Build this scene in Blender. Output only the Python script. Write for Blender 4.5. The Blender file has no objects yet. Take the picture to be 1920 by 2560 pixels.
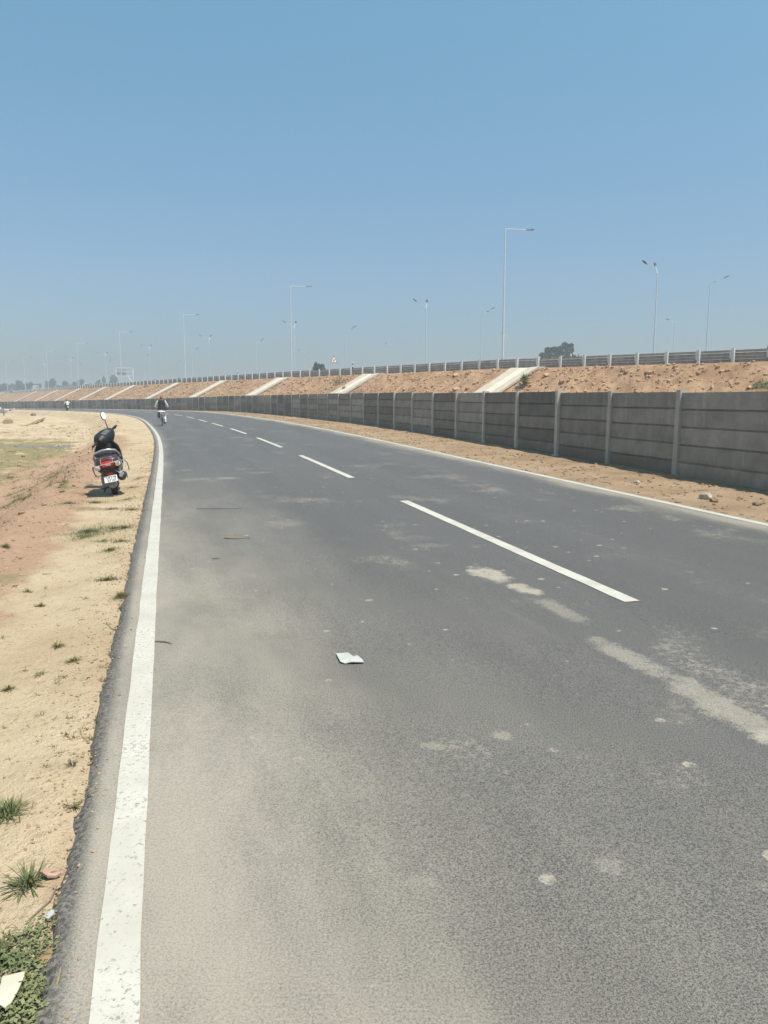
import bpy, bmesh, math, random
import numpy as np
from mathutils import Vector, Matrix, Euler, noise as mnoise
R = math.radians
scene = bpy.context.scene
COL = scene.collection
rng = random.Random(7)

# ------------------------------------------------------------------ camera
CAM_H = 1.5
F = 1934.0                                   # focal length in photo pixels (2560 tall)
PITCH = math.atan((1280 - 1000) / F)
cam_d = bpy.data.cameras.new('camera')
cam_d.sensor_fit = 'VERTICAL'; cam_d.sensor_height = 24.0; cam_d.sensor_width = 24.0
cam_d.lens = 24.0 * F / 2560
cam_d.clip_start = 0.05; cam_d.clip_end = 6000
cam = bpy.data.objects.new('camera', cam_d); COL.objects.link(cam)
cam.location = (0, 0, CAM_H); cam.rotation_euler = (math.pi / 2 - PITCH, 0, 0)
scene.camera = cam

# ------------------------------------------------------------------ sky and sun
SUN_EL = R(67); SUN_H = Vector((0.80, -0.6)).normalized()
w = bpy.data.worlds.new('World'); scene.world = w; w.use_nodes = True
wn = w.node_tree.nodes; wl = w.node_tree.links
bg = wn['Background']
sky = wn.new('ShaderNodeTexSky'); sky.sky_type = 'NISHITA'; sky.sun_disc = False
sky.sun_elevation = SUN_EL; sky.sun_rotation = math.atan2(SUN_H.x, SUN_H.y)
sky.air_density = 1.0; sky.dust_density = 1.6; sky.ozone_density = 1.5; sky.altitude = 150
tint = wn.new('ShaderNodeMix'); tint.data_type = 'RGBA'; tint.blend_type = 'MULTIPLY'; tint.inputs[0].default_value = 1.0; 
wtc = wn.new('ShaderNodeTexCoord'); wsep = wn.new('ShaderNodeSeparateXYZ'); wl.new(wtc.outputs['Generated'], wsep.inputs[0])
wr = wn.new('ShaderNodeValToRGB'); wl.new(wsep.outputs[2], wr.inputs[0]); wl.new(wr.outputs[0], tint.inputs[7])      # dusty air dims and greys the low sky
we = wr.color_ramp.elements; we[0].position = 0.0; we[0].color = (.50, .555, .64, 1); we[1].position = .45; we[1].color = (.90, 1.25, 1.12, 1)
e_ = we.new(.14); e_.color = (.70, .775, .81, 1)
wl.new(sky.outputs[0], tint.inputs[6]); wl.new(tint.outputs[2], bg.inputs[0]); bg.inputs[1].default_value = 0.113
sun_d = bpy.data.lights.new('sun', 'SUN'); sun_d.energy = 4.2; sun_d.angle = R(0.5); sun_d.color = (1.0, 0.92, 0.83)
sun = bpy.data.objects.new('sun', sun_d); COL.objects.link(sun)
sdir = Vector((SUN_H.x * math.cos(SUN_EL), SUN_H.y * math.cos(SUN_EL), math.sin(SUN_EL)))
sun.rotation_euler = sdir.to_track_quat('Z', 'Y').to_euler(); sun.location = (30, -6, 60)
scene.view_settings.view_transform = 'Standard'; scene.view_settings.look = 'None'
scene.view_settings.exposure = 0.42; scene.view_settings.gamma = 1.0
scene.view_settings.use_curve_mapping = False
scene.cycles.volume_bounces = 1
scene.cycles.max_bounces = 6

# ------------------------------------------------------------------ pixel <-> world helpers (photo pixels)
cp, sp = math.cos(PITCH), math.sin(PITCH)
def ray(x, y):
    a = (x - 960) / F; b = (1280 - y) / F
    return Vector((a, cp + b * sp, -sp + b * cp))
def on_z(x, y, z=0.0):
    d = ray(x, y); t = (z - CAM_H) / d.z
    return Vector((d.x * t, d.y * t, z))
def at_y(x, y, Y):
    d = ray(x, y); t = Y / d.y
    return Vector((d.x * t, Y, CAM_H + d.z * t))

# ------------------------------------------------------------------ object helpers
def tag(o, label=None, cat=None, group=None, kind=None):
    if label: o['label'] = label
    if cat: o['category'] = cat
    if group: o['group'] = group
    if kind: o['kind'] = kind
    return o
def thing(name, label, cat, loc=(0, 0, 0), rz=0, group=None, rot=None):
    o = bpy.data.objects.new(name, None); COL.objects.link(o)
    o.empty_display_size = 0.2
    o.location = loc; o.rotation_euler = rot if rot else (0, 0, rz)
    return tag(o, label, cat, group)
def dup(root, loc, rz=None, label=None, scale=None):
    r = root.copy(); COL.objects.link(r); r.location = loc
    if rz is not None: r.rotation_euler = (0, 0, rz)
    if scale is not None: r.scale = scale if hasattr(scale, '__len__') else (scale,) * 3
    if label: r['label'] = label
    for ch in [c for c in bpy.data.objects if c.parent == root]:
        c = ch.copy(); COL.objects.link(c); c.parent = r
        for g in [q for q in bpy.data.objects if q.parent == ch]:
            d = g.copy(); COL.objects.link(d); d.parent = c
    return r

class MB:
    def __init__(s): s.v = []; s.f = []; s.uv = None
    def add(s, vs, fs):
        n = len(s.v); s.v += [tuple(v) for v in vs]; s.f += [tuple(i + n for i in f) for f in fs]; return s
    def box(s, c, size, rot=None):
        hx, hy, hz = [q / 2 for q in size]
        vs = [Vector((x * hx, y * hy, z * hz)) for z in (-1, 1) for y in (-1, 1) for x in (-1, 1)]
        if rot: m = Euler(rot).to_matrix(); vs = [m @ v for v in vs]
        vs = [v + Vector(c) for v in vs]
        return s.add(vs, [(0, 2, 3, 1), (4, 5, 7, 6), (0, 1, 5, 4), (2, 6, 7, 3), (0, 4, 6, 2), (1, 3, 7, 5)])
    def tube(s, path, r, n=8, cap=True):
        path = [Vector(p) for p in path]; rr = r if hasattr(r, '__len__') else [r] * len(path)
        rings = []; up = None
        for i, p in enumerate(path):
            t = (path[min(i + 1, len(path) - 1)] - path[max(i - 1, 0)]).normalized()
            if up is None:
                up = Vector((0, 0, 1)) if abs(t.z) < .9 else Vector((1, 0, 0))
            a = (up - t * up.dot(t)).normalized(); b = t.cross(a); up = a
            rings.append([p + (a * math.cos(2 * math.pi * k / n) + b * math.sin(2 * math.pi * k / n)) * rr[i] for k in range(n)])
        return s.loft(rings, cap)
    def loft(s, rings, cap=True):
        n = len(rings[0]); vs = [v for rg in rings for v in rg]; fs = []
        for i in range(len(rings) - 1):
            for k in range(n):
                fs.append((i * n + k, i * n + (k + 1) % n, (i + 1) * n + (k + 1) % n, (i + 1) * n + k))
        if cap:
            fs.append(tuple(range(n))[::-1]); fs.append(tuple((len(rings) - 1) * n + k for k in range(n)))
        return s.add(vs, fs)
    def ell(s, c, r, nu=12, nv=8, rot=None):
        rings = []
        m = Euler(rot).to_matrix() if rot else None
        for i in range(nv + 1):
            ph = -math.pi / 2 + math.pi * i / nv; cz = math.sin(ph); cr = max(math.cos(ph), .02); rg = []
            for k in range(nu):
                v = Vector((r[0] * cr * math.cos(2 * math.pi * k / nu), r[1] * cr * math.sin(2 * math.pi * k / nu), r[2] * cz))
                rg.append((m @ v if m else v) + Vector(c))
            rings.append(rg)
        return s.loft(rings)
    def lathe_x(s, c, prof, n=20):
        """profile of (x, radius) turned round the X axis through c"""
        return s.loft([[Vector((c[0] + x, c[1] + r * math.cos(2 * math.pi * k / n), c[2] + r * math.sin(2 * math.pi * k / n))) for k in range(n)] for x, r in prof])
    def torus_x(s, c, R0, r, n=24, m=8):
        vs = []; fs = []
        for i in range(n):
            a = 2 * math.pi * i / n
            for j in range(m):
                b = 2 * math.pi * j / m; q = R0 + r[1] * math.cos(b)
                vs.append((c[0] + r[0] * math.sin(b), c[1] + q * math.cos(a), c[2] + q * math.sin(a)))
        for i in range(n):
            for j in range(m):
                fs.append((i * m + j, i * m + (j + 1) % m, ((i + 1) % n) * m + (j + 1) % m, ((i + 1) % n) * m + j))
        return s.add(vs, fs)
    def prism(s, poly, h, m=None):
        """polygon of 3-D points pushed along vector h"""
        n = len(poly); h = Vector(h); a = [Vector(p) for p in poly]; vs = a + [p + h for p in a]
        return s.add(vs, [tuple(range(n))[::-1], tuple(range(n, 2 * n))] + [(i, (i + 1) % n, n + (i + 1) % n, n + i) for i in range(n)])
    def build(s, name, mat, parent=None, smooth=True, recalc=True, ang=40):
        me = bpy.data.meshes.new(name); me.from_pydata(s.v, [], s.f)
        if recalc:
            bm = bmesh.new(); bm.from_mesh(me); bmesh.ops.recalc_face_normals(bm, faces=bm.faces); bm.to_mesh(me); bm.free()
        me.materials.append(mat)
        if smooth: me.shade_smooth(); me.set_sharp_from_angle(angle=R(ang))
        o = bpy.data.objects.new(name, me); COL.objects.link(o)
        if parent: o.parent = parent
        return o

def grid_mesh(name, X, Y, Z, mat, parent=None, uv=None, zone=None, smooth=True, flip=False):
    n, m = X.shape
    co = np.stack([X, Y, Z], -1).reshape(-1, 3).astype(np.float32)
    idx = np.arange(n * m).reshape(n, m)
    q = np.stack([idx[:-1, :-1], idx[:-1, 1:], idx[1:, 1:], idx[1:, :-1]], -1).reshape(-1, 4)
    if flip: q = q[:, ::-1]
    me = bpy.data.meshes.new(name)
    me.vertices.add(n * m); me.vertices.foreach_set('co', co.ravel())
    me.loops.add(q.size); me.loops.foreach_set('vertex_index', q.ravel().astype(np.int32))
    me.polygons.add(len(q)); me.polygons.foreach_set('loop_start', np.arange(0, q.size, 4, dtype=np.int32))
    me.update(calc_edges=True); me.validate()
    if uv is not None:
        a = me.attributes.new('st', 'FLOAT_VECTOR', 'POINT')
        a.data.foreach_set('vector', np.stack([uv[0], uv[1], uv[0] * 0], -1).reshape(-1).astype(np.float32))
    if zone is not None:
        a = me.attributes.new('zone', 'FLOAT_COLOR', 'POINT')
        zz = np.concatenate([zone.reshape(-1, 3), np.ones((n * m, 1))], 1)
        a.data.foreach_set('color', zz.ravel().astype(np.float32))
    me.materials.append(mat)
    if smooth: me.shade_smooth()
    o = bpy.data.objects.new(name, me); COL.objects.link(o)
    if parent: o.parent = parent
    return o

def sm(a, b, x):
    t = np.clip((x - a) / (b - a), 0, 1); return t * t * (3 - 2 * t)
# vectorised value noise for terrain
_nr = np.random.RandomState(3); _tab = _nr.rand(512, 512)
def vnoise(x, y):
    xi = np.floor(x).astype(int); yi = np.floor(y).astype(int); fx = x - xi; fy = y - yi
    fx = fx * fx * (3 - 2 * fx); fy = fy * fy * (3 - 2 * fy)
    g = lambda a, b: _tab[a % 512, b % 512]
    return (g(xi, yi) * (1 - fx) + g(xi + 1, yi) * fx) * (1 - fy) + (g(xi, yi + 1) * (1 - fx) + g(xi + 1, yi + 1) * fx) * fy - 0.5
def fbm(x, y, o=4):
    s = 0; a = 1
    for i in range(o): s = s + a * vnoise(x * 2 ** i + 17 * i, y * 2 ** i + 31 * i); a *= .5
    return s

# ------------------------------------------------------------------ materials
class NT:
    def __init__(s, name):
        s.m = bpy.data.materials.new(name); s.m.use_nodes = True; s.t = s.m.node_tree; s.n = s.t.nodes; s.l = s.t.links
        s.p = s.n['Principled BSDF']; s.p.inputs['Specular IOR Level'].default_value = 0.3
    def node(s, ty, ins=None, **kw):
        n = s.n.new(ty)
        for k, v in kw.items(): setattr(n, k, v)
        for k, v in (ins or {}).items(): s.put(n.inputs[k], v)
        return n
    def put(s, inp, v):
        if isinstance(v, bpy.types.NodeSocket): s.l.new(v, inp)
        else:
            if inp.type == 'RGBA' and hasattr(v, '__len__') and len(v) == 3: v = (*v, 1)
            inp.default_value = v
    def obj(s): return s.node('ShaderNodeTexCoord').outputs['Object']
    def attr(s, name, out='Vector'): return s.node('ShaderNodeAttribute', attribute_name=name).outputs[out]
    def math(s, op, a, b=0.5, clamp=False): 
        n = s.node('ShaderNodeMath', operation=op, use_clamp=clamp); s.put(n.inputs[0], a); s.put(n.inputs[1], b); return n.outputs[0]
    def noise(s, vec, scale, detail=4, rough=.55, out='Fac'):
        return s.node('ShaderNodeTexNoise', {'Vector': vec, 'Scale': scale, 'Detail': detail, 'Roughness': rough}).outputs[out]
    def ramp(s, fac, a, b, ca=0.0, cb=1.0):
        n = s.node('ShaderNodeMapRange', {'Value': fac, 'From Min': a, 'From Max': b, 'To Min': ca, 'To Max': cb}); n.interpolation_type = 'SMOOTHSTEP'; return n.outputs[0]
    def mix(s, f, a, b, blend='MIX'):
        n = s.node('ShaderNodeMix', data_type='RGBA', blend_type=blend); s.put(n.inputs[0], f); s.put(n.inputs[6], a); s.put(n.inputs[7], b); return n.outputs[2]
    def scalev(s, vec, sc): 
        n = s.node('ShaderNodeVectorMath', {0: vec, 1: sc}, operation='MULTIPLY'); return n.outputs[0]
    def sep(s, vec): return s.node('ShaderNodeSeparateXYZ', {0: vec}).outputs
    def color(s, c): s.put(s.p.inputs['Base Color'], c)
    def bump(s, h, strength=.5, dist=.02):
        n = s.node('ShaderNodeBump', {'Height': h, 'Strength': strength, 'Distance': dist}); s.put(s.p.inputs['Normal'], n.outputs[0])
    def rough(s, r): s.put(s.p.inputs['Roughness'], r)

def simple(name, c, rough=.6, metal=0., var=.12, scale=8., bump=0., coat=0., objvar=0., spec=.3):
    m = NT(name); v = m.obj(); nz = m.noise(v, scale)
    k = m.ramp(nz, .25, .75, 1 - var, 1 + var)
    if objvar:
        r = m.node('ShaderNodeObjectInfo').outputs['Random']; k = m.math('MULTIPLY', k, m.ramp(r, 0, 1, 1 - objvar, 1 + objvar))
    cc = m.node('ShaderNodeVectorMath', {0: tuple(c), 3: k}, operation='SCALE').outputs[0]
    m.color(cc); m.rough(rough); m.p.inputs['Metallic'].default_value = metal
    m.p.inputs['Coat Weight'].default_value = coat; m.p.inputs['Specular IOR Level'].default_value = spec
    if bump: m.bump(nz, bump, .01)
    return m.m

LE = 3.4346 + .15; RE = 3.4346 + .10               # asphalt edges left / right of the centre line
# road: asphalt with dust, splashes and tar spots; st attribute = (along, across) in metres
HW = 3.4346
def road_material():
    m = NT('asphalt'); o = m.obj(); st = m.attr('st'); S_, T_, _ = m.sep(st)
    fine = m.noise(o, 260, 2, .7); fine2 = m.noise(o, 130, 3, .75)
    grain = m.ramp(fine, .3, .72); big = m.noise(m.scalev(st, (.06, .9, 1)), 1.2, 5)
    base = m.mix(m.ramp(big, .38, .62), (.066, .0625, .058), (.090, .086, .080))
    base = m.mix(m.math('MULTIPLY', grain, .75), base, (.20, .19, .175))
    base = m.mix(m.ramp(fine2, .56, .38, 0, .8), base, (.048, .046, .043))
    # dust drifted in from the left edge, thinning toward the lane centre
    wob = m.noise(m.scalev(st, (.35, 1.1, 1)), 1.1, 5, .6)
    tw = m.math('ADD', T_, m.math('MULTIPLY', m.math('SUBTRACT', wob, .5), 1.5))
    near = m.ramp(S_, 22, 2.0, .05, 1.0)
    dl = m.math('MULTIPLY', m.ramp(tw, -.6, -4.3), near)
    dl2 = m.math('MULTIPLY', m.ramp(tw, 1.6, -3.0), m.ramp(S_, 14, 1.0, 0, .36))
    far_l = m.ramp(m.math('ADD', T_, m.math('MULTIPLY', wob, .5)), -2.75, -3.3, 0, .6)
    dr = m.ramp(m.math('ADD', T_, m.math('MULTIPLY', wob, 1.0)), 3.2, 3.95, 0, .75)
    dust = m.math('MAXIMUM', m.math('MAXIMUM', m.math('MAXIMUM', dl, dl2), far_l), dr)
    dust = m.math('MULTIPLY', dust, m.ramp(T_, -LE - .02, -LE + .06, .35, 1))
    dust = m.math('MULTIPLY', dust, m.ramp(m.noise(m.scalev(st, (.7, 1.5, 1)), 1.3, 6, .65), .34, .64, .78, 1.06))
    # sandy splashes in patches
    patch = m.noise(m.scalev(st, (.8, 1, 1)), .9, 6, .62)
    gate = m.noise(st, .33, 2)
    p1 = m.math('MULTIPLY', m.ramp(patch, .51, .68, 0, .62), m.ramp(gate, .34, .52))
    vor = m.node('ShaderNodeTexVoronoi', {'Vector': st, 'Scale': 2.6}); vor.feature = 'F1'
    rnd = m.sep(vor.outputs['Color'])[0]
    wob2 = m.noise(st, 10, 6, .7)
    rad = m.math('MULTIPLY', m.math('POWER', rnd, 4.0), .19)
    d = m.math('ADD', vor.outputs['Distance'], m.math('MULTIPLY', m.math('SUBTRACT', wob2, .5), .42))
    sp1 = m.math('MULTIPLY', m.ramp(m.math('SUBTRACT', rad, d), -.05, .08, 0, .6), m.ramp(m.noise(st, .5, 2), .33, .5))
    vor2 = m.node('ShaderNodeTexVoronoi', {'Vector': st, 'Scale': 6.5}); rnd2 = m.sep(vor2.outputs['Color'])[1]
    rad2 = m.math('MULTIPLY', m.math('POWER', rnd2, 4.0), .22)
    sp2 = m.ramp(m.math('SUBTRACT', rad2, m.math('ADD', vor2.outputs['Distance'], m.math('MULTIPLY', m.math('SUBTRACT', wob2, .5), .25))), -.02, .03, 0, .9)
    brk = m.ramp(m.noise(o, 26, 4, .7), .38, .62, .1, 1)
    p1 = m.math('MULTIPLY', p1, brk); sp1 = m.math('MULTIPLY', sp1, brk); sp2 = m.math('MULTIPLY', sp2, m.ramp(brk, 0, 1, .4, 1))
    dust = m.math('MAXIMUM', dust, m.math('MAXIMUM', p1, m.math('MAXIMUM', sp1, sp2)))
    # a few large spills at their own places (object-space ellipses with ragged rims)
    rag = m.math('ADD', m.math('MULTIPLY', m.math('SUBTRACT', m.noise(o, 5.5, 8, .78), .5), 3.4), m.math('MULTIPLY', m.math('SUBTRACT', m.noise(o, 45, 3, .7), .5), 1.6))
    def spill(px0, px1, wid, amt):
        a = on_z(*px0); b = on_z(*px1); c = (a + b) / 2; ax = (b - a); L = ax.length / 2; ax.normalize()
        q = m.node('ShaderNodeVectorMath', {0: o, 1: tuple(c)}, operation='SUBTRACT').outputs[0]
        u = m.node('ShaderNodeVectorMath', {0: q, 1: tuple(ax)}, operation='DOT_PRODUCT').outputs['Value']
        v = m.node('ShaderNodeVectorMath', {0: q, 1: (-ax.y, ax.x, 0)}, operation='DOT_PRODUCT').outputs['Value']
        e = m.math('ADD', m.math('POWER', m.math('ABSOLUTE', m.math('DIVIDE', u, L * 1.1)), 2.0), m.math('POWER', m.math('ABSOLUTE', m.math('DIVIDE', v, wid)), 2.0))
        return m.ramp(m.math('ADD', e, rag), 1.2, .1, 0, amt)
    for a in [((1178, 1425), (1270, 1466), .16, .95), ((1275, 1466), (1355, 1500), .11, .95), ((1340, 1500), (1470, 1570), .10, .5),
              ((1470, 1600), (1700, 1715), .12, .62), ((1640, 1680), (1990, 1880), .15, .66), ((1885, 1835), (1960, 1875), .1, .95),
              ((1240, 1830), (1280, 1860), .06, .6), ((690, 1590), (720, 1640), .12, .5), ((660, 1310), (760, 1322), .3, .4), ((540, 1200), (590, 1203), .25, .5),
              ((1030, 2190), (1070, 2240), .06, .55), ((1480, 2150), (1570, 2205), .07, .5), ((1045, 1865), (1120, 1880), .05, .55)]:
        dust = m.math('MAXIMUM', dust, spill(*a))
    dustf = m.math('MULTIPLY', m.ramp(m.math('ADD', dust, m.math('MULTIPLY', m.math('SUBTRACT', fine2, .5), 1.3)), -.05, 1.25), m.ramp(dust, .0, .2))
    dcol = m.mix(m.noise(o, 1.3, 3), (.37, .325, .255), (.43, .385, .315))
    c = m.mix(dustf, base, dcol)
    scuff = m.noise(m.scalev(st, (.12, 1.7, 1)), 1.6, 8, .75)
    c = m.mix(m.ramp(scuff, .56, .74, 0, .35), c, (.20, .185, .16))
    c = m.mix(m.ramp(scuff, .42, .28, 0, .12), c, (.05, .048, .046))
    rim = m.ramp(T_, -LE + .035, -LE - .015)
    coarse = m.noise(o, 62, 4, .75)
    c = m.mix(m.math('MULTIPLY', rim, .85), c, m.mix(m.ramp(coarse, .38, .62), (.045, .042, .04), (.24, .215, .18)))
    # tar spots
    v3 = m.node('ShaderNodeTexVoronoi', {'Vector': st, 'Scale': 1.1}); r3 = m.sep(v3.outputs['Color'])[2]
    tar = m.ramp(m.math('SUBTRACT', m.math('MULTIPLY', m.math('POWER', r3, 8.0), .05), v3.outputs['Distance']), -.01, .01, 0, .7)
    c = m.mix(tar, c, (.04, .04, .04))
    m.color(c); m.rough(m.ramp(dust, 0, 1, .62, .9)); m.p.inputs['Specular IOR Level'].default_value = .35
    m.bump(m.math('ADD', fine, m.math('MULTIPLY', fine2, 1.2)), .55, .006)
    return m.m
def paint_material(name='road_paint', wear=.5):
    m = NT(name); o = m.obj(); n1 = m.noise(o, 55, 6, .8); n2 = m.noise(o, 3, 3); n3 = m.noise(o, 120, 3, .7)
    c = m.mix(m.ramp(n2, .3, .7), (.52, .495, .43), (.43, .405, .35))
    th = m.math('ADD', n1, m.math('MULTIPLY', n2, .22))
    c = m.mix(m.ramp(th, wear - .01, wear - .07, 0, .8), c, (.20, .185, .16))
    c = m.mix(m.ramp(n3, .62, .75, 0, .35), c, (.3, .29, .27))
    m.color(c); m.rough(.7); m.bump(n3, .4, .003); return m.m
def soil_material(name, a, b, pebble=.35, zone=False, bstr=.85):
    m = NT(name); o = m.obj()
    n1 = m.noise(o, 1.1, 6, .62); n2 = m.noise(o, 14, 5, .7); n3 = m.noise(o, 70, 3, .7); n4 = m.noise(o, .35, 4)
    c = m.mix(m.ramp(m.math('ADD', n1, m.math('MULTIPLY', m.math('SUBTRACT', n4, .5), .8)), .32, .68), a, b)
    if zone:
        z = m.sep(m.attr('zone'))
        brk = m.math('MULTIPLY', m.math('SUBTRACT', m.noise(o, 1.6, 6, .68), .5), 1.7)
        zr = m.ramp(m.math('ADD', z[0], brk), .25, .75); zg = m.ramp(m.math('ADD', z[1], brk), .3, .8); zb = m.ramp(m.math('ADD', z[2], brk), .3, .8)
        c = m.mix(zr, c, m.mix(n2, (.35, .225, .145), (.45, .305, .205)))
        c = m.mix(zg, c, m.mix(n2, (.165, .15, .068), (.33, .275, .15)))
        c = m.mix(zb, c, m.mix(n2, (.155, .145, .13), (.25, .23, .205)))
    n5 = m.noise(o, 34, 4, .7)
    c = m.mix(m.ramp(n5, .57, .70, 0, .75), c, m.mix(.55, c, (.16, .115, .065)))
    c = m.mix(m.ramp(n5, .42, .30, 0, .5), c, m.mix(.4, c, (.66, .55, .40)))
    c = m.mix(m.ramp(n2, .5, .28, 0, pebble), c, m.mix(.45, c, (.14, .1, .06)))
    c = m.mix(m.ramp(n3, .62, .75, 0, .35), c, m.mix(.5, c, (.62, .52, .38)))
    m.color(c); m.rough(.95); m.p.inputs['Specular IOR Level'].default_value = .1
    m.bump(m.math('ADD', m.math('MULTIPLY', n2, 1.0), m.math('ADD', m.math('MULTIPLY', n5, .8), m.math('MULTIPLY', n3, .35))), bstr, .035); return m.m
def concrete_material(name, a, b, objvar=.0, streak=True, splash=False):
    m = NT(name); o = m.obj(); n1 = m.noise(o, 2.2, 6, .65); n2 = m.noise(m.scalev(o, (9, 9, 1.0)), 1.0, 4); n3 = m.noise(o, 90, 3)
    c = m.mix(m.ramp(n1, .32, .68), a, b)
    if streak: c = m.mix(m.ramp(n2, .58, .75, 0, .35), c, tuple(q * 1.5 for q in b))
    c = m.mix(m.ramp(n3, .4, .2, 0, .3), c, tuple(q * .5 for q in a))
    if splash:
        zz = m.sep(o)[2]; cell = m.math('FLOOR', m.math('MULTIPLY', zz, 5 / 1.6145)); rr_ = m.math('MULTIPLY', m.node('ShaderNodeObjectInfo').outputs['Random'], 57.0)
        wnz = m.node('ShaderNodeTexWhiteNoise', {'Vector': m.node('ShaderNodeCombineXYZ', {0: cell, 1: rr_}).outputs[0]}).outputs['Value']
        c = m.node('ShaderNodeVectorMath', {0: c, 3: m.ramp(wnz, 0, 1, .80, 1.2)}, operation='SCALE').outputs[0]
        c = m.mix(m.ramp(m.math('ADD', zz, m.math('MULTIPLY', m.math('SUBTRACT', n1, .5), .6)), .5, .05, 0, .6), c, (.25, .175, .11))
    if objvar:
        r = m.node('ShaderNodeObjectInfo').outputs['Random']; k = m.ramp(r, 0, 1, 1 - objvar, 1 + objvar)
        c = m.node('ShaderNodeVectorMath', {0: c, 3: k}, operation='SCALE').outputs[0]
    m.color(c); m.rough(.9); m.bump(m.math('ADD', n3, m.math('MULTIPLY', n1, 2)), .35, .006); return m.m
def leaf_material(name, a, b, scale=.5):
    m = NT(name); o = m.obj(); n1 = m.noise(o, scale, 3); n2 = m.noise(o, scale * 7, 2)
    c = m.mix(m.ramp(m.math('ADD', m.math('MULTIPLY', n1, .6), m.math('MULTIPLY', n2, .4)), .35, .65), a, b)
    m.color(c); m.rough(.7); m.p.inputs['Specular IOR Level'].default_value = .2; return m.m

M_road = road_material(); M_paint = paint_material('edge_paint', .565); M_dash = paint_material('dash_paint', .53)
M_verge = soil_material('sandy_soil', (.44, .335, .21), (.53, .42, .28), .5, zone=True)
M_verge_r = soil_material('orange_soil', (.29, .20, .125), (.385, .28, .18), .7, bstr=.9)
M_bank = soil_material('embankment_soil', (.31, .185, .107), (.415, .265, .158), .8, bstr=1.0)
M_ground = soil_material('field_soil', (.34, .27, .16), (.28, .25, .13), .3)
M_slab = concrete_material('wall_slab', (.215, .188, .158), (.30, .266, .226), .2, splash=True)
M_post = concrete_material('wall_post', (.42, .375, .315), (.50, .45, .385), .1)
M_chute = concrete_material('chute_concrete', (.44, .38, .30), (.54, .475, .385), .04, streak=False)
M_chute_mid = concrete_material('chute_channel', (.60, .53, .43), (.68, .60, .49), 0, streak=False)
M_galv = simple('galvanised_steel', (.62, .62, .60), .6, .1, .12, 5)
M_rail = simple('rail_steel', (.34, .305, .27), .5, .1, .2, 2.5)
M_pole = simple('lamp_pole_steel', (.62, .65, .67), .45, .3, .06, 3)
M_lamp = simple('lamp_head_metal', (.06, .065, .07), .4, .4, .1)
M_black = simple('black_plastic', (.020, .019, .019), .5, 0, .3, 14, spec=.35)
M_rubber = simple('rubber', (.028, .026, .024), .85, 0, .25, 30)
M_white = simple('white_paint', (.78, .78, .76), .5, 0, .04)
M_blackp = simple('black_paint', (.02, .02, .022), .5)
M_grass = leaf_material('grass_blades', (.085, .09, .035), (.17, .16, .065), 3)
M_grassg = leaf_material('green_blades', (.085, .105, .042), (.175, .185, .08), 3)
M_weed = leaf_material('weed_leaves', (.10, .125, .05), (.22, .23, .11), 6)
M_dry = leaf_material('dry_stalks', (.28, .20, .11), (.42, .32, .18), 3)
M_clod = simple('dry_clod', (.33, .235, .15), .95, 0, .35, 2.5, .4, spec=.1)
M_stone = simple('stone', (.27, .22, .17), .9, 0, .25, 12, .4, objvar=.1)
M_tree = leaf_material('tree_leaves', (.030, .048, .022), (.075, .095, .045), .35)
M_bark = simple('bark', (.20, .16, .12), .9, 0, .25, 4, .4)

# ------------------------------------------------------------------ road alignment (fitted to the photograph)
KS = np.array([0, 20, 40, 60, 80, 100, 130, 165, 200, 250.])
TH = np.array([0.2757, 0.2742, 0.3088, 0.3321, 0.4193, 0.5129, 0.5996, 0.6639, 0.7198, 0.7765])
ZC = np.array([0.0, 0.094, 0.147, 0.153, 0.186, 0.131, 0.0, -0.186, -0.395, -0.592])
EL = np.array([0.0, 0.0181, 0.0444, 0.0559, 0.0474, 0.0273, 0.0182, 0.0081, 0.0005, 0.0006])
WO = np.array([1.85, 2.757, 3.138, 2.991, 2.841, 2.513, 2.644, 2.615, 2.628, 2.626])
X0 = 3.3864; WZ = -0.047; WALL_H = 1.6145; BAY = 2.51387; BAY0 = 13.360; D0 = 5.7615; DL = 5.838; DG = 3.216
def spl(kx, ky, x):
    n = len(kx); h = np.diff(kx); A = np.zeros((n, n)); r = np.zeros(n); A[0, 0] = A[-1, -1] = 1
    for i in range(1, n - 1):
        A[i, i - 1] = h[i - 1]; A[i, i] = 2 * (h[i - 1] + h[i]); A[i, i + 1] = h[i]; r[i] = 6 * ((ky[i + 1] - ky[i]) / h[i] - (ky[i] - ky[i - 1]) / h[i - 1])
    Mv = np.linalg.solve(A, r); x = np.clip(x, kx[0], kx[-1]); i = np.clip(np.searchsorted(kx, x) - 1, 0, n - 2)
    t0 = kx[i + 1] - x; t1 = x - kx[i]; hi = h[i]
    return (Mv[i] * t0 ** 3 + Mv[i + 1] * t1 ** 3) / (6 * hi) + (ky[i] / hi - Mv[i] * hi / 6) * t0 + (ky[i + 1] / hi - Mv[i + 1] * hi / 6) * t1
SS = np.arange(-12, 330.1, .25)
_th = spl(KS, TH, SS); _i0 = int(np.argmin(abs(SS)))
_cx = np.concatenate([[0], np.cumsum(-(np.sin(_th[1:]) + np.sin(_th[:-1])) / 2 * .25)]); _cx += X0 - _cx[_i0]
_cy = np.concatenate([[0], np.cumsum((np.cos(_th[1:]) + np.cos(_th[:-1])) / 2 * .25)]); _cy -= _cy[_i0]
_z = spl(KS, ZC, SS) + np.where(SS > 250, (SS - 250) * -.003, 0); _e = spl(KS, EL, SS); _wo = spl(KS, WO, SS)
def lane(s, t):
    """world XY and heading of road coordinates (s along, t to the right)"""
    th = np.interp(s, SS, _th)
    return np.interp(s, SS, _cx) + t * np.cos(th), np.interp(s, SS, _cy) + t * np.sin(th), th
def road_z(s, t): return np.interp(s, SS, _z) + np.interp(s, SS, _e) * np.clip(t, -HW - .2, HW + .2)
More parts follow.
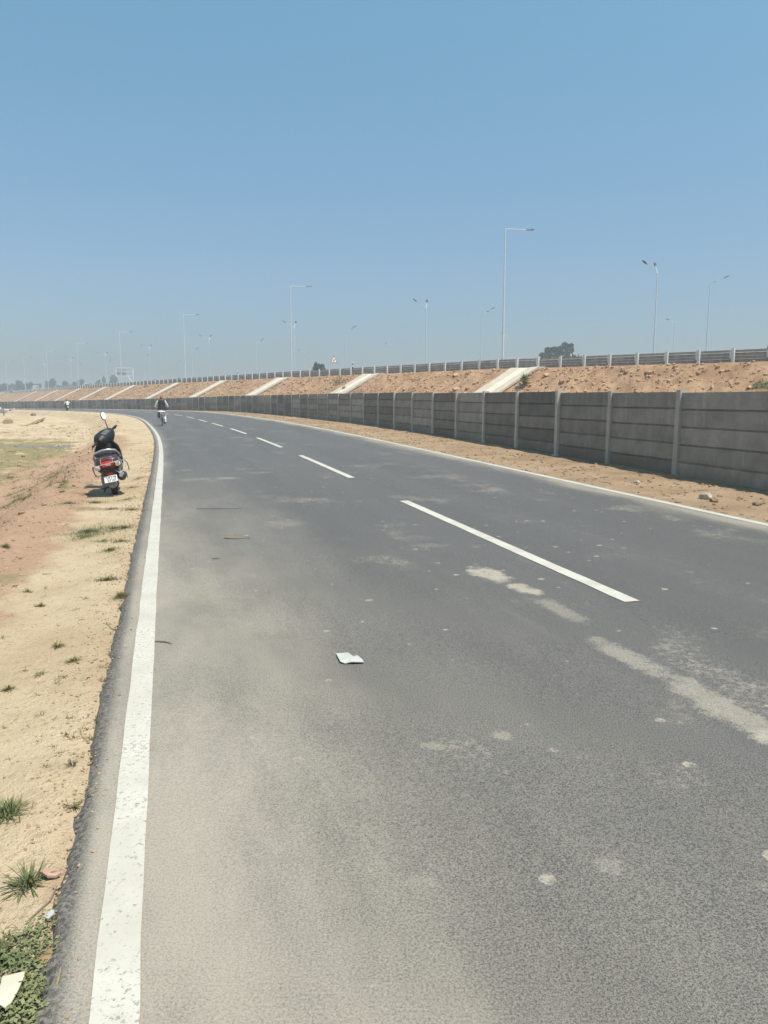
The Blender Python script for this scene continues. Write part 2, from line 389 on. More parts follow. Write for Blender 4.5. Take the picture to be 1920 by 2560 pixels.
def to_st(x, y):
    d = (_cx - x) ** 2 + (_cy - y) ** 2; i = int(d.argmin())
    return SS[i] + (x - _cx[i]) * -math.sin(_th[i]) + (y - _cy[i]) * math.cos(_th[i]), (x - _cx[i]) * math.cos(_th[i]) + (y - _cy[i]) * math.sin(_th[i])

def left_ground(s, d, fine=True):
    """height of the left verge, d metres left of the asphalt edge"""
    x, y, _ = lane(s, -LE - d)
    vw = 1.25 + .35 * vnoise(s * .35, s * 0 + 3.3) + np.clip(s - 30, 0, 40) * .02
    z = road_z(s, -LE + 0 * d) - .03 + .022 * fbm(s * 1.7, s * 0 + 4, 3) * (1 - sm(.1, .5, d)) - .02 * sm(.15, .6, d)
    slope = sm(vw, vw + 2.0, d)
    z = z - .62 * slope
    z = z + .05 * sm(vw - .5, vw + .2, d) * (1 - slope)                        # loose ridge at the shoulder
    if fine:
        amp = .012 + .07 * sm(vw - .4, vw + .3, d)
        z = z + amp * fbm(x * 1.7, y * 1.7, 4) * 1.6 + sm(vw + 1, vw + 4, d) * (.2 * fbm(x * .22, y * .22, 3) + .09 * fbm(x * .9, y * .9, 4))
        z = z + .011 * fbm(x * 8, y * 8, 4)
    z = z - 1.6 * sm(60, 85, d)
    return z
def right_ground(s, d, fine=True):
    """height right of the asphalt edge (d to the right)"""
    x, y, _ = lane(s, RE + d); wo = np.interp(s, SS, _wo) - .1
    z = road_z(s, RE + 0 * d) - .02 + (WZ + .02 + .05) * sm(.3, wo, d)
    if fine:
        z = z + sm(.05, .5, d) * (.03 * fbm(x * 2.3, y * 2.3, 4) + .018 * fbm(x * 8, y * 8, 3))
    return z - .2 * sm(wo + .5, wo + 5, d) - 1.6 * sm(44, 56, d)

# ------------------------------------------------------------------ ground, road, markings
g = MB(); g.box((0, 600, -1.75), (3000, 3000, .3)); base = g.build('ground', M_ground, smooth=False); tag(base, kind='structure')
srow = np.concatenate([np.arange(-8, 16, .09), np.arange(16, 45, .22), np.arange(45, 110, .6), np.arange(110, 325, 1.6)])
dcol = np.concatenate([np.arange(0, 2.6, .07), np.arange(2.6, 8, .18), np.arange(8, 20, .5), np.arange(20, 90.1, 3.5)])
S2, D2 = np.meshgrid(srow, dcol, indexing='ij')
Xl, Yl, _ = lane(S2, -LE - D2); Zl = left_ground(S2, D2); Zl[:, 0] -= .02
vw2 = 1.25 + .35 * vnoise(S2 * .35, S2 * 0 + 3.3)
pink = sm(vw2 - .75, vw2 + .1, D2) * (1 - .8 * sm(vw2 + 2.2, vw2 + 4.0, D2)) * sm(3, 7, S2) * (1 - .7 * sm(26, 42, S2)) + .35 * np.exp(-((D2 - .05) / .12) ** 2)
green = sm(vw2 + 1.5, vw2 + 3.2, D2) * sm(9, 13, S2) * (1 - .75 * sm(34, 60, S2)) * (.72 + .9 * fbm(Xl * .25, Yl * .6, 3)) + .4 * sm(.2, 1.2, fbm(Xl * .5 + 9, Yl * .8, 3) * 3) * sm(4, 8, S2) * sm(.1, .6, D2)
gp = on_z(60, 1112, -.6); wet = np.exp(-(((Xl - gp.x) / 2.6) ** 2 + ((Yl - gp.y) / 1.6) ** 2)) * 1.2
Zl = Zl - .05 * wet
zone = np.stack([np.clip(pink, 0, 1), np.clip(green, 0, 1), np.clip(wet, 0, 1)], -1)
o = grid_mesh('left_verge', Xl, Yl, Zl, M_verge, zone=zone, flip=True); tag(o, kind='structure')
# right verge (reaches behind the wall to the foot of the embankment)
dcr = np.concatenate([np.arange(0, 3.4, .1), np.arange(3.4, 8, .5), np.arange(8, 60.1, 3)])
S3, D3 = np.meshgrid(srow, dcr, indexing='ij'); Xr, Yr, _ = lane(S3, RE + D3); Zr = right_ground(S3, D3)
o = grid_mesh('right_verge', Xr, Yr, Zr, M_verge_r); tag(o, kind='structure')
# asphalt sheet with a ragged left rim
tc = np.concatenate([[-LE - .075, -LE - .05, -LE - .02, -LE], np.linspace(-LE + .06, RE - .05, 12), [RE, RE + .05]])
srd = np.concatenate([np.arange(-8, 30, .06), np.arange(30, 325, .5)])
S4, T4 = np.meshgrid(srd, tc, indexing='ij')
T4 = T4.copy(); rg = .014 * fbm(S4[:, 0] * 2.2, S4[:, 0] * 0 + 9, 4) + .012 * vnoise(S4[:, 0] * 9, S4[:, 0] * 0)

for q in range(4): T4[:, q] += rg + .02 * fbm(S4[:, 0] * 14, S4[:, 0] * 0 + 3 * q, 3)
T4[:, -2] += rg[::-1] * .6; T4[:, -1] += rg[::-1] * .6
Xa, Ya, _ = lane(S4, T4); Za = road_z(S4, T4); 
for q, dz_ in ((0, .085), (1, .03), (2, .006)): Za[:, q] -= dz_ + .015 * fbm(S4[:, 0] * 16, S4[:, 0] * 0 + 7 * q, 3)
Za[:, -1] -= .06
road = grid_mesh('road', Xa, Ya, Za, M_road, uv=(S4, T4), smooth=False); tag(road, kind='structure')
def strip(name, s0, s1, t0, wd, mat, dz=.004, step=.25, rag=.004):
    s = np.arange(s0, s1 + step * .5, step); A, B = np.meshgrid(s, np.array([t0 - wd / 2, t0 + wd / 2]), indexing='ij')
    B = B + rag * np.stack([vnoise(s * 7, s * 0 + 2), vnoise(s * 7, s * 0 + 5)], -1) * 2
    x, y, _ = lane(A, B); return grid_mesh(name, x, y, road_z(A, B) + dz, mat, parent=road)
strip('edge_line', -8, 322, -HW, .115, M_paint); strip('edge_line', -8, 322, HW - .02, .115, M_paint)
for i in range(-1, 28):
    a = D0 + i * (DL + DG); strip('centre_dash', a, a + DL, 0.0, .125, M_dash, step=.25)

# ------------------------------------------------------------------ precast boundary wall
wall = thing('boundary_wall', 'long grey precast concrete boundary wall of stacked slabs along the right of the road', 'wall', (0, 0, 0))
wo_s = SS[(SS > -11) & (SS < 329)]
wx, wy, _ = lane(wo_s, HW + np.interp(wo_s, SS, _wo)); wz = road_z(wo_s, HW) + WZ
arc = np.concatenate([[0], np.cumsum(np.hypot(np.diff(wx), np.diff(wy)))]); arc -= np.interp(0, wo_s, arc)
def wpt(a): return Vector((np.interp(a, arc, wx), np.interp(a, arc, wy), np.interp(a, arc, wz)))
slab_meshes = []
for v in range(6):
    r = random.Random(v + 40); b = MB(); h = WALL_H / 5
    for k in range(5):
        jx = r.uniform(-.006, .006)
        b.box((r.uniform(-.004, .004), jx, h * (k + .5) - .004), (BAY - .05, .05, h - .034), rot=(r.uniform(-.01, .01), 0, 0))
        if k: b.box((0, .014, h * k - .004), (BAY - .06, .014, .07))
    me = b.build('panel', M_slab, smooth=False); slab_meshes.append(me.data); bpy.data.objects.remove(me)
post_meshes = []
for v in range(3):
    r = random.Random(v + 70); b = MB(); wd = .062 + .008 * r.random()
    rings = []
    for k in range(9):
        z = -.1 + (WALL_H + .1 + .015 * r.random()) * k / 8; j = lambda: r.uniform(-.005, .005)
        rings.append([Vector((-wd + j(), -.085 + j(), z)), Vector((wd + j(), -.085 + j(), z)), Vector((wd + j(), .09, z)), Vector((-wd + j(), .09, z))])
    b.loft(rings)
    for k in range(9):      # spilled footing concrete
        a = k * .7; b.ell((.16 * math.cos(a) * r.random(), -.1 + .12 * math.sin(a) * r.random(), -.01), (.1, .09, .05), 7, 4)
    me = b.build('post', M_post, smooth=False); post_meshes.append(me.data); bpy.data.objects.remove(me)
NB = 97; NEARB = 2.85
def bay_at(i): return BAY0 + (i - 4) * (BAY if i >= 4 else NEARB)
fw = random.Random(5)
for i in range(NB + 1):
    p = wpt(bay_at(i)); q = wpt(bay_at(i + 1)); d = q - p; ang = math.atan2(d.y, d.x)
    po = bpy.data.objects.new('post', post_meshes[i % 3]); COL.objects.link(po); po.parent = wall
    po.location = p + Vector((0, 0, fw.uniform(-.012, .02))); po.rotation_euler = (fw.uniform(-.006, .006), fw.uniform(-.008, .008), ang + math.pi)
    if i < NB:
        so = bpy.data.objects.new('panel', slab_meshes[(i * 5) % 6]); COL.objects.link(so); so.parent = wall
        so.location = (p + q) / 2 + Vector((0, 0, fw.uniform(-.012, .012))); so.rotation_euler = (fw.uniform(-.008, .008), 0, ang + math.pi); so.scale = ((NEARB / BAY if i < 4 else 1), 1, 1)

# ------------------------------------------------------------------ highway embankment (straight line H0 + t*HD, offset o to its right)
H0 = Vector((10.8, 70.0)); HA = math.atan2(22.8, 34.3); HD = Vector((-math.sin(HA), math.cos(HA))); HN = Vector((math.cos(HA), math.sin(HA)))
HZ = 4.25
def hzf(t): return np.interp(t, [-60, -22, 0, 41, 80, 140, 250, 400], [3.5, 3.9, 4.22, 4.42, 4.48, 4.45, 4.15, 3.85])
def hw(t, o, z=0.0): p = H0 + HD * t + HN * o; return Vector((p.x, p.y, z))
def rail_t(x, off):
    u = (x - 960) / F; a = H0.x + HN.x * off; c = H0.y + HN.y * off
    return (a - u * c) / (u * HD.y - HD.x)          # t where the line at that offset crosses this pixel column
CH_T = [rail_t(x, -1.35) for x in (1313, 935, 716, 570, 456, 348, 278, 213, 158, 104)]
ut = np.concatenate([np.arange(-60, 60, .22), np.arange(60, 130, .45), np.arange(130, 420, 1.1)]); vo = np.concatenate([np.arange(0, 9.6, .22), [10.4]])
U, V = np.meshgrid(ut, vo, indexing='ij')
near_ch = np.zeros_like(U)
for c in CH_T: near_ch = np.maximum(near_ch, 1 - sm(1.35, 1.9, abs(U - c)))
near_ch = np.maximum(near_ch, (1 - sm(10, 11, abs(U - 299))))
rough_n = .30 * fbm(U * .9, V * 1.3, 5) + .30 * abs(fbm(U * 2.1 + 5, V * 2.5, 3)) - .1 + .10 * vnoise(U * 4.3, V * 4.3)
Zb = hzf(U) - .02 - np.clip(V - .5, 0, 99) * .5 + (1 - near_ch) * rough_n * sm(.2, 1.2, V) - near_ch * .12 - .35 * sm(9.4, 10.4, V)
Ob = -1.0 - V; Xb = H0.x + HD.x * U + HN.x * Ob; Yb = H0.y + HD.y * U + HN.y * Ob
o = grid_mesh('embankment', Xb, Yb, Zb, M_bank, flip=True, smooth=False); tag(o, kind='structure')
M_deck = simple('highway_asphalt', (.12, .12, .115), .8, 0, .1, .4)
tt = np.arange(-60, 421, 10.); oo = np.array([-1.02, 60, 72]); TT, OO = np.meshgrid(tt, oo, indexing='ij')
b = MB(); b.v = [tuple(hw(t, o_, float(hzf(t)) - .02 if o_ < 70 else -1.55)) for t in tt for o_ in oo]
b.f = [(i * 3 + j, i * 3 + j + 1, i * 3 + j + 4, i * 3 + j + 3) for i in range(len(tt) - 1) for j in range(2)]
o = b.build('highway', M_deck, smooth=False); tag(o, kind='structure')
# drainage chutes down the slope
def chute(t, wd, label):
    c = thing('drain_chute', label, 'drain chute', hw(t, -1.35, float(hzf(t)) - .05), math.atan2(-HN.y, -HN.x), 'concrete chutes down the embankment')
    L = 8.8; n = 14; hwd = wd / 2
    prof = [(-hwd, -.14), (-hwd, .06), (-hwd * .36, .03), (-hwd * .26, -.03), (hwd * .26, -.03), (hwd * .36, .03), (hwd, .06), (hwd, -.14)]
    fl = lambda k: 1 + .18 * max(0, 1 - k / 3)
    rings = []; mid = []
    for k in range(n + 1):
        x = -.3 + (L + .3) * k / n; z = -.5 * max(x - .35, 0) + .05
        rings.append([Vector((x, y * fl(k), z + q)) for y, q in prof])
        mid.append([Vector((x, y, z + q)) for y, q in ((-hwd * .3, -.06), (-hwd * .3, .004), (hwd * .3, .004), (hwd * .3, -.06))])
    b = MB(); b.loft(rings); b.build('slab', M_chute, c, smooth=False)
    b = MB(); b.loft(mid); b.build('channel', M_chute_mid, c, smooth=False)
ORD = ['nearest', 'second nearest', 'third nearest', 'fourth nearest', 'fifth nearest', 'sixth nearest', 'seventh nearest', 'eighth nearest', 'ninth nearest', 'tenth nearest', 'eleventh nearest', 'twelfth nearest', 'thirteenth nearest', 'fourteenth nearest']
for i, t in enumerate(CH_T):
    lb = ['wide pale concrete chute beside the spiky plant on the embankment slope'][0] if i == 0 else '%s pale concrete chute down the brown embankment, counted from the right' % ORD[i].replace(' nearest', '')
    chute(t, 3.0 if i < 3 else 2.5, lb)
ap = thing('paved_apron', 'broad pale concrete apron on the slope below the gap in the guardrail, far left', 'ramp', hw(299, -1.35, float(hzf(299)) - .05), math.atan2(-HN.y, -HN.x))
b = MB(); b.prism([(-.3, -9, .1), (-.3, 9, .1), (.35, 9, .1), (8.8, 9, -4.15), (8.8, -9, -4.15), (.35, -9, .1)], (0, 0, -.2)); b.build('slab', M_chute, ap, smooth=False)
for sgn in (-1, 1):
    b = MB(); b.prism([(-.3, 9 * sgn - .2, .1), (.35, 9 * sgn - .2, .12), (8.8, 9 * sgn - .2, -4.1), (8.8, 9 * sgn + .2, -4.1), (.35, 9 * sgn + .2, .12), (-.3, 9 * sgn + .2, .1)], (0, 0, .14)); b.build('kerb', M_chute_mid, ap, smooth=False)

# ------------------------------------------------------------------ guardrails
def guardrail(t0, t1, label, stuff_after=100):
    gr = thing('guardrail', label, 'guardrail', hw(t0, -.8, 0), HA + math.pi / 2, 'guardrails along the embankment top')   # local +x along the road, +y toward viewer side
    L = t1 - t0
    prof = [(.02, .0), (.03, .13), (.10, .185), (.10, .20), (.03, .245), (-.01, .335), (.055, .39), (.055, .405), (-.015, .45), (-.05, .545), (.012, .60), (.012, .615), (-.055, .66), (-.07, .77), (-.06, .80)]
    vs = []; fs = []; n = len(prof)
    xs = np.append(np.arange(0, L, 5.), L)
    for k, x in enumerate(xs):
        for th in (0, -.004): vs += [Vector((x, y + th - .06, z + float(hzf(t0 + x)))) for y, z in prof]
    for k in range(len(xs) - 1):
        q = k * 2 * n
        for i in range(n - 1): fs += [(q + i, q + i + 1, q + 2 * n + i + 1, q + 2 * n + i), (q + n + i, q + 3 * n + i, q + 3 * n + i + 1, q + n + i + 1)]
    b = MB(); b.add(vs, fs); b.build('rail', M_rail, gr, smooth=False, recalc=False)
    b = MB(); b.box((0, .13, .32), (.19, .13, 1.12)); b.box((.18, .06, .52), (.17, .10, .54)); pm = b.build('post', M_galv, gr, smooth=False)
    N = int(L / 2.5); rest = MB(); rr = random.Random(3)
    for i in range(N + 1):
        x = i * 2.5
        if i < stuff_after:
            p = pm if i == 0 else pm.copy()
            if i: COL.objects.link(p); p.parent = gr
            p.location = (x, rr.uniform(-.01, .01), float(hzf(t0 + x)) + rr.uniform(-.02, .02)); p.rotation_euler = (rr.uniform(-.01, .01), rr.uniform(-.012, .012), 0)
        else: zq = float(hzf(t0 + x)); rest.box((x, .10, .30 + zq), (.16, .13, 1.1)); rest.box((x + .15, 0, .52 + zq), (.13, .10, .54))
    if rest.v: q = rest.build('far_posts', M_galv, gr, smooth=False); q['kind'] = 'stuff'
guardrail(-40, 270, 'long three-ridged steel guardrail with pale posts along the top of the brown embankment')
guardrail(280, 405, 'far short stretch of guardrail beyond the gap, at the left end of the embankment', 60)

# ------------------------------------------------------------------ street lamps
def make_lamp(label, arms, H=12.6, group=None, arm_up=.2):
    o = thing('street_lamp', label, 'street lamp', group=group)
    b = MB(); b.tube([(0, 0, 0), (0, 0, H * .5), (0, 0, H)], [.105, .08, .055], 10); b.box((0, 0, .02), (.4, .4, .04)); b.build('pole', M_pole, o)
    for ax, ay, up in arms:
        d = Vector((ax, ay, up)); e = Vector((0, 0, H - .05)) + d
        b = MB(); b.tube([(0, 0, H - .05), Vector((0, 0, H - .05)) + d * .25, e], [.045, .04, .035], 6); b.build('arm', M_pole, o)
        u = Vector((ax, ay, 0)).normalized(); s_ = Vector((-u.y, u.x, 0)); k = d.normalized()
        rings = []
        for q, wd, ht in ((-.12, .05, .04), (.05, .13, .07), (.35, .17, .08), (.62, .14, .05), (.7, .06, .03)):
            c = e + k * q
            rings.append([c + s_ * wd + Vector((0, 0, -.02)), c + s_ * wd * .7 + Vector((0, 0, ht)), c - s_ * wd * .7 + Vector((0, 0, ht)), c - s_ * wd + Vector((0, 0, -.02))])
        b = MB(); b.loft(rings); b.build('lamp_head', M_lamp, o)
    return o
def lamp_row(p0, step, n, arms, what, z, H, group, skip=()):
    first = None
    for i in range(n):
        if i in skip: continue
        lb = what % ORD[i]
        loc = (p0[0] + step[0] * i, p0[1] + step[1] * i, z)
        if first is None: first = make_lamp(lb, arms, H, group); first.location = loc
        else: dup(first, loc, 0, lb)
lamp_row((10.55, 70), (-22.8, 34.3), 9, [(2.05, .9, .12)], '%s tall grey lamp with one arm to the right, behind the guardrail', HZ - .1, 12.1, 'single arm lamps along the guardrail')
lamp_row((32.5, 95), (-25.6, 34.9), 8, [(-1.65, -.8, 1.0), (.15, 1.3, 1.1)], '%s lamp with two raised arms pointing left, beyond the guardrail', HZ - .1, 12.25, 'double arm lamps pointing left')
lamp_row((42.5, 104), (-25.4, 34.6), 8, [(1.0, 1.2, .4), (1.6, -.5, .7)], '%s lamp with two arms reaching right, beyond the guardrail', HZ - .1, 12.35, 'double arm lamps pointing right')
lamp_row((56.5, 154), (-27.2, 31.8), 6, [(-1.35, -.5, .4)], '%s small far lamp with one arm to the left, beyond the highway', -1.5, 18.0, 'far single arm lamps pointing left')

# ------------------------------------------------------------------ striped marker posts, signs, gantry
def striped(name, label, loc, H, rad=.065, bands=5, group=None):
    o = thing(name, label, 'marker post', loc, 0, group); bh = .2
    k = 0; z = H; wmb = MB(); bmb = MB()
    while z > 0:
        z0 = max(z - bh, 0); (wmb if k % 2 == 0 else bmb).tube([(0, 0, z0), (0, 0, z)], rad, 10); z = z0; k += 1
    wmb.build('white_bands', M_white, o); bmb.build('black_bands', M_blackp, o)
MK = [(1418, 884.6), (1342, 891.8), (948, 915), (883, 904), (817, 925), (599, 927), (396, 944), (263, 955), (182, 960), (101, 965), (40, 970)]
MKL = ['short black and white striped post just left of the two tall trees', 'short striped post at the left end of the distant tree clump', 'tiny striped post top over the guardrail, right of the tall striped post',
       'tall black and white striped post right of the triangular warning sign', 'striped post top peeping over the rail just left of the triangular sign', 'striped post midway between the second and third nearest tall single arm lamps',
       'striped post right of the roadside direction board', 'striped post left of the roadside direction board', 'striped post right beside the third far tree clump from the left', 'hazy striped post right of the far overhead frame', 'leftmost hazy striped post beyond the gap in the guardrail']
for (x, y), lb in zip(MK, MKL):
    p = hw(rail_t(x, .6), .6); top = at_y(x, y, p.y); striped('marker_post', lb, (p.x, p.y, HZ - .2), max(top.z - HZ + .2, .9), .07 if p.y < 130 else .09, group='striped marker posts on the highway shoulder')
# triangular warning sign
p = hw(rail_t(837, .8), .8); top = at_y(837, 888.5, p.y); s = thing('warning_sign', 'red bordered white triangular warning sign on a thin post above the guardrail', 'sign', (p.x, p.y, HZ), R(33))
zt = top.z - HZ; M_red = simple('sign_red', (.50, .03, .04), .5); hgt = .92
b = MB(); b.tube([(0, .03, 0), (0, .03, zt - .3)], .03, 8); b.build('sign_post', M_galv, s)
def tri(sc, y): c = zt - hgt * .62; return [(-.53 * sc, y, c - .35 * sc), (.53 * sc, y, c - .35 * sc), (0, y, c + .57 * sc)]
b = MB(); b.prism(tri(1, 0), (0, -.012, 0)); pl = b.build('sign_plate', M_red, s, smooth=False)
b = MB(); b.prism(tri(.78, -.014), (0, -.004, 0)); b.build('white_field', M_white, pl, smooth=False)
c = zt - hgt * .62; b = MB(); b.prism([(-.22, -.02, c - .18), (-.1, -.02, c - .18), (.1, -.02, c + .0), (.03, -.02, c + .06)], (0, -.003, 0)); b.prism([(-.04, -.02, c + .04), (.13, -.02, c - .04), (.13, -.02, c + .12)], (0, -.003, 0)); b.build('symbol', M_blackp, pl, smooth=False)
# roadside board seen from behind
Yg = 205.; a = at_y(334, 966, Yg); tl = at_y(290, 920, Yg); br = at_y(334, 940, Yg)
gs = thing('direction_board', 'cantilever direction board seen from behind, white frame on a single post', 'road sign', (a.x, a.y, HZ), 0)
wdt = tl.x - a.x; zt = tl.z - HZ; zb = br.z - HZ
b = MB(); b.tube([(0, 0, 0), (0, 0, zb + .1)], .22, 10); b.build('post', M_galv, gs)
b = MB(); fr = .17
for z in (zt, (zt + zb) / 2, zb): b.box((wdt / 2, 0, z), (abs(wdt), .2, fr))
for k in range(2): b.box((wdt * k, 0, (zt + zb) / 2), (.15, .16, zt - zb))
b.tube([(0, 0, zb - 2.0), (-1.5, 0, zb)], .1, 8)
b.build('frame', M_white, gs, smooth=False)
b = MB()
for k in range(7):
    for z0, z1 in ((zt, (zt + zb) / 2), ((zt + zb) / 2, zb)): b.tube([(wdt * k / 7, .03, z0), (wdt * (k + 1) / 7, .03, z1)], .07, 6)
b.build('strut', M_galv, gs)
b = MB(); b.box((wdt * .72, .3, (zt + zb) / 2), (abs(wdt) * .56, .06, zt - zb - .05)); b.build('sign_panel', simple('panel_back', (.50, .52, .53), .5, .1), gs, smooth=False)
# far overhead frame
Yg = 430.; a = at_y(66, 976, Yg); b_ = at_y(96, 976, Yg); zt = at_y(66, 961, Yg).z - HZ; wdt = b_.x - a.x
gs = thing('overhead_frame', 'hazy grey overhead portal frame across the far highway among distant trees', 'gantry', (a.x, a.y, HZ))
for x in (0, wdt): b = MB(); b.box((x, 0, zt / 2 - 1), (.4, .4, zt + 2)); b.build('post', M_galv, gs, smooth=False)
b = MB(); b.box((wdt / 2, 0, zt), (wdt + .4, .5, .6)); b.build('beam', M_lamp, gs, smooth=False)
b = MB(); b.box((wdt * .18, -.35, zt - 1.9), (wdt * .3, .15, 3.2)); b.build('sign_panel', simple('dark_green_panel', (.05, .09, .08), .6), gs, smooth=False)

# ------------------------------------------------------------------ vehicles on the highway
def vehicle(name, label, cat, loc, rz, col, L, W, H, boxy):
    o = thing(name, label, cat, loc, rz); bm_ = simple(name + '_paint', col, .3, 0, .03, 2, coat=.6); gl = simple('vehicle_glass', (.03, .04, .045), .12, 0, 0, 2, spec=.6)
    b = MB(); prof = [(-.5, .18), (-.5, .52), (-.44, .95), (.2 if not boxy else .34, 1.0), (.34 if not boxy else .44, .6), (.5, .5), (.5, .18)]
    ring = lambda s_: [Vector((s_ * W / 2 * (1 if z < .6 else .86), y * L, z * H)) for y, z in prof]
    b.loft([ring(-1), ring(1)]); b.build('body', bm_, o, ang=25)
    b = MB(); b.box((0, -.47 * L, .76 * H), (W * .78, .06, .26 * H), (.25, 0, 0))
    b.box((0, .285 * L if not boxy else .40 * L, .79 * H), (W * .78, .06, .28 * H), (-.65, 0, 0)); b.build('window', gl, o, smooth=False)
    for x in (-1, 1):
        for y in (-.32, .3):
            b = MB(); b.lathe_x((x * W * .46, y * L, .17 * H + .05), [(-.1, .22), (-.1, .32), (.1, .32), (.1, .22)], 16); b.build('wheel', M_rubber, o)
p = hw(rail_t(224, 7), 7, HZ - .015); vehicle('van', 'pale blue van roof showing over the guardrail, left of the dark car', 'van', p, HA, (.45, .58, .68), 4.4, 1.7, 2.1, True)
p = hw(rail_t(228, 7) - 9, 7, HZ - .015); p = hw(rail_t(229, 12), 12, HZ - .015); vehicle('car', 'dark car roof showing over the guardrail, right of the pale blue van', 'car', p, HA, (.03, .045, .05), 4.2, 1.7, 1.75, False)

# ------------------------------------------------------------------ trees
def crown_mesh(seed, blobs, n, leaf):
    r = random.Random(seed); vs = []; fs = []
    tot = sum(b[3] * b[4] * b[5] for b in blobs)
    for (cx, cy, cz, rx, ry, rz_) in blobs:
        k = int(n * rx * ry * rz_ / tot) + 20
        for _ in range(k):
            while True:
                q = Vector((r.uniform(-1, 1), r.uniform(-1, 1), r.uniform(-1, 1)))
                if .25 < q.length < 1: break
            q *= .8 + .25 * r.random()
            c = Vector((cx + q.x * rx, cy + q.y * ry, cz + q.z * rz_))
            a = Vector((r.gauss(0, 1), r.gauss(0, 1), r.gauss(0, .7))).normalized(); b = a.orthogonal().normalized(); b.rotate(Matrix.Rotation(r.uniform(0, 6.28), 3, a)); s_ = leaf * r.uniform(.6, 1.3)
            i = len(vs); d = a.cross(b)
            vs += [c - b * s_, c + d * s_ * .5, c + b * s_, c - d * s_ * .5]; fs.append((i, i + 1, i + 2, i + 3))
    me = bpy.data.meshes.new('crown'); me.from_pydata(vs, [], fs); me.materials.append(M_tree); return me
def trunk_mesh(seed, H, rad, limbs):
    r = random.Random(seed); b = MB(); b.tube([(0, 0, -1.5), (.03 * H * r.uniform(-1, 1), 0, H * .4), (.04 * H * r.uniform(-1, 1), .02 * H, H * .85)], [rad, rad * .75, rad * .25], 8)
    for (x, y, z) in limbs: b.tube([(0, 0, z * .55), (x * .5, y * .5, z * .8), (x, y, z)], [rad * .4, rad * .25, rad * .1], 6)
    o = b.build('trunk', M_bark); me = o.data; bpy.data.objects.remove(o); return me
def blobset(seed, H, W, style):
    r = random.Random(seed); out = []
    if style == 'tall':      # eucalyptus-like: narrow tufts stacked with gaps
        for k in range(11): z = H * (.34 + .6 * k / 10); s_ = W * (.34 + .2 * r.random()) * (1 - .5 * abs(k / 10 - .55)); out.append((r.uniform(-.35, .35) * W, r.uniform(-.3, .3) * W, z, s_, s_, s_ * 1.15))
    elif style == 'dense':
        for k in range(12): z = H * (.18 + .72 * r.random()); t = 1 - .65 * max(0, z / H - .35); a = r.uniform(0, 6.28); out.append((math.cos(a) * W * .34 * t, math.sin(a) * W * .34 * t, z, W * .28 * t, W * .28 * t, H * .14))
        out.append((0, 0, H * .5, W * .3, W * .3, H * .36)); out.append((W * .04, 0, H * .86, W * .17, W * .17, H * .12))
    elif style == 'top':     # tall tree with a lobed, gappy head
        for k in range(16): a = r.uniform(0, 6.28); z = H * (.62 + .36 * r.random()); q = r.uniform(.05, .42) * W * (1.1 - (z / H - .62) * 1.3); s_ = W * r.uniform(.13, .2); out.append((math.cos(a) * q, math.sin(a) * q, z - s_, s_, s_, s_ * 1.3))
        out.append((-.12 * W, 0, H * .955, W * .17, W * .17, W * .22)); out.append((.16 * W, .05 * W, H * .95, W * .16, W * .16, W * .2))
    else:                    # broad, open crown
        for k in range(14): a = r.uniform(0, 6.28); q = r.uniform(.1, .46) * W; z = H * (.45 + .45 * r.random()); s_ = W * r.uniform(.14, .22); out.append((math.cos(a) * q, math.sin(a) * q, z, s_, s_, s_ * .75))
    return out
TREEV = {}
def tree_variant(style, v):
    if (style, v) not in TREEV:
        H, W = {'tall': (16, 5), 'dense': (10, 5), 'broad': (12, 9), 'top': (18, 4.2)}[style]; bs = blobset(v * 13 + 1, H, W, style)
        n = {'tall': 2600, 'dense': 3000, 'broad': 2600, 'top': 4200}[style]
        TREEV[(style, v)] = (crown_mesh(v + 3, bs, n, .5 if style != 'top' else .4), trunk_mesh(v, H, .28, [(b[0], b[1], b[2]) for b in bs[::2]]), H, W)
    return TREEV[(style, v)]
def tree(label, x, ytop, wpx, Y, style, v, group=None, zbase=-1.6, name='tree'):
    top = at_y(x, ytop, Y); cm, tm, H, W = tree_variant(style, v)
    o = thing(name, label, 'tree', (top.x, top.y, zbase), v * 1.3, group); sz = (top.z - zbase) / H; sx = wpx / F * Y / W; o.scale = (sx, sx, sz)
    c = bpy.data.objects.new('crown', cm); COL.objects.link(c); c.parent = o
    t = bpy.data.objects.new('trunk', tm); COL.objects.link(t); t.parent = o
G1 = 'tall tree clump behind the guardrail'
for a in [('tallest dark tree at the right end of the distant tree clump', 1419, 857, 46, 215, 'top', 0), ('open crowned tree in the clump, next left of the tallest', 1399, 867, 48, 222, 'top', 1), ('rounded tree in the middle of the distant clump', 1379, 868, 50, 216, 'top', 2), ('low rounded tree at the left end of the distant tree clump', 1357, 882, 40, 210, 'top', 3)]: tree(*a, group=G1)
tree('small pointed tree top right of the tall clump, left of a pair', 1440, 886, 7, 240, 'dense', 1, 'small tree tops right of the clump'); tree('small pointed tree top right of the tall clump, right of a pair', 1446, 888, 5, 242, 'dense', 2, 'small tree tops right of the clump')
tree('dense oval dark tree between the tall lamp and the triangular sign', 796, 905, 40, 185, 'dense', 0)
tree('tiny tree top just right of the triangular sign, over the rail', 850, 925, 8, 200, 'dense', 2); tree('dark tree cut by the right edge of the picture above the guardrail', 1928, 850, 24, 160, 'dense', 1)
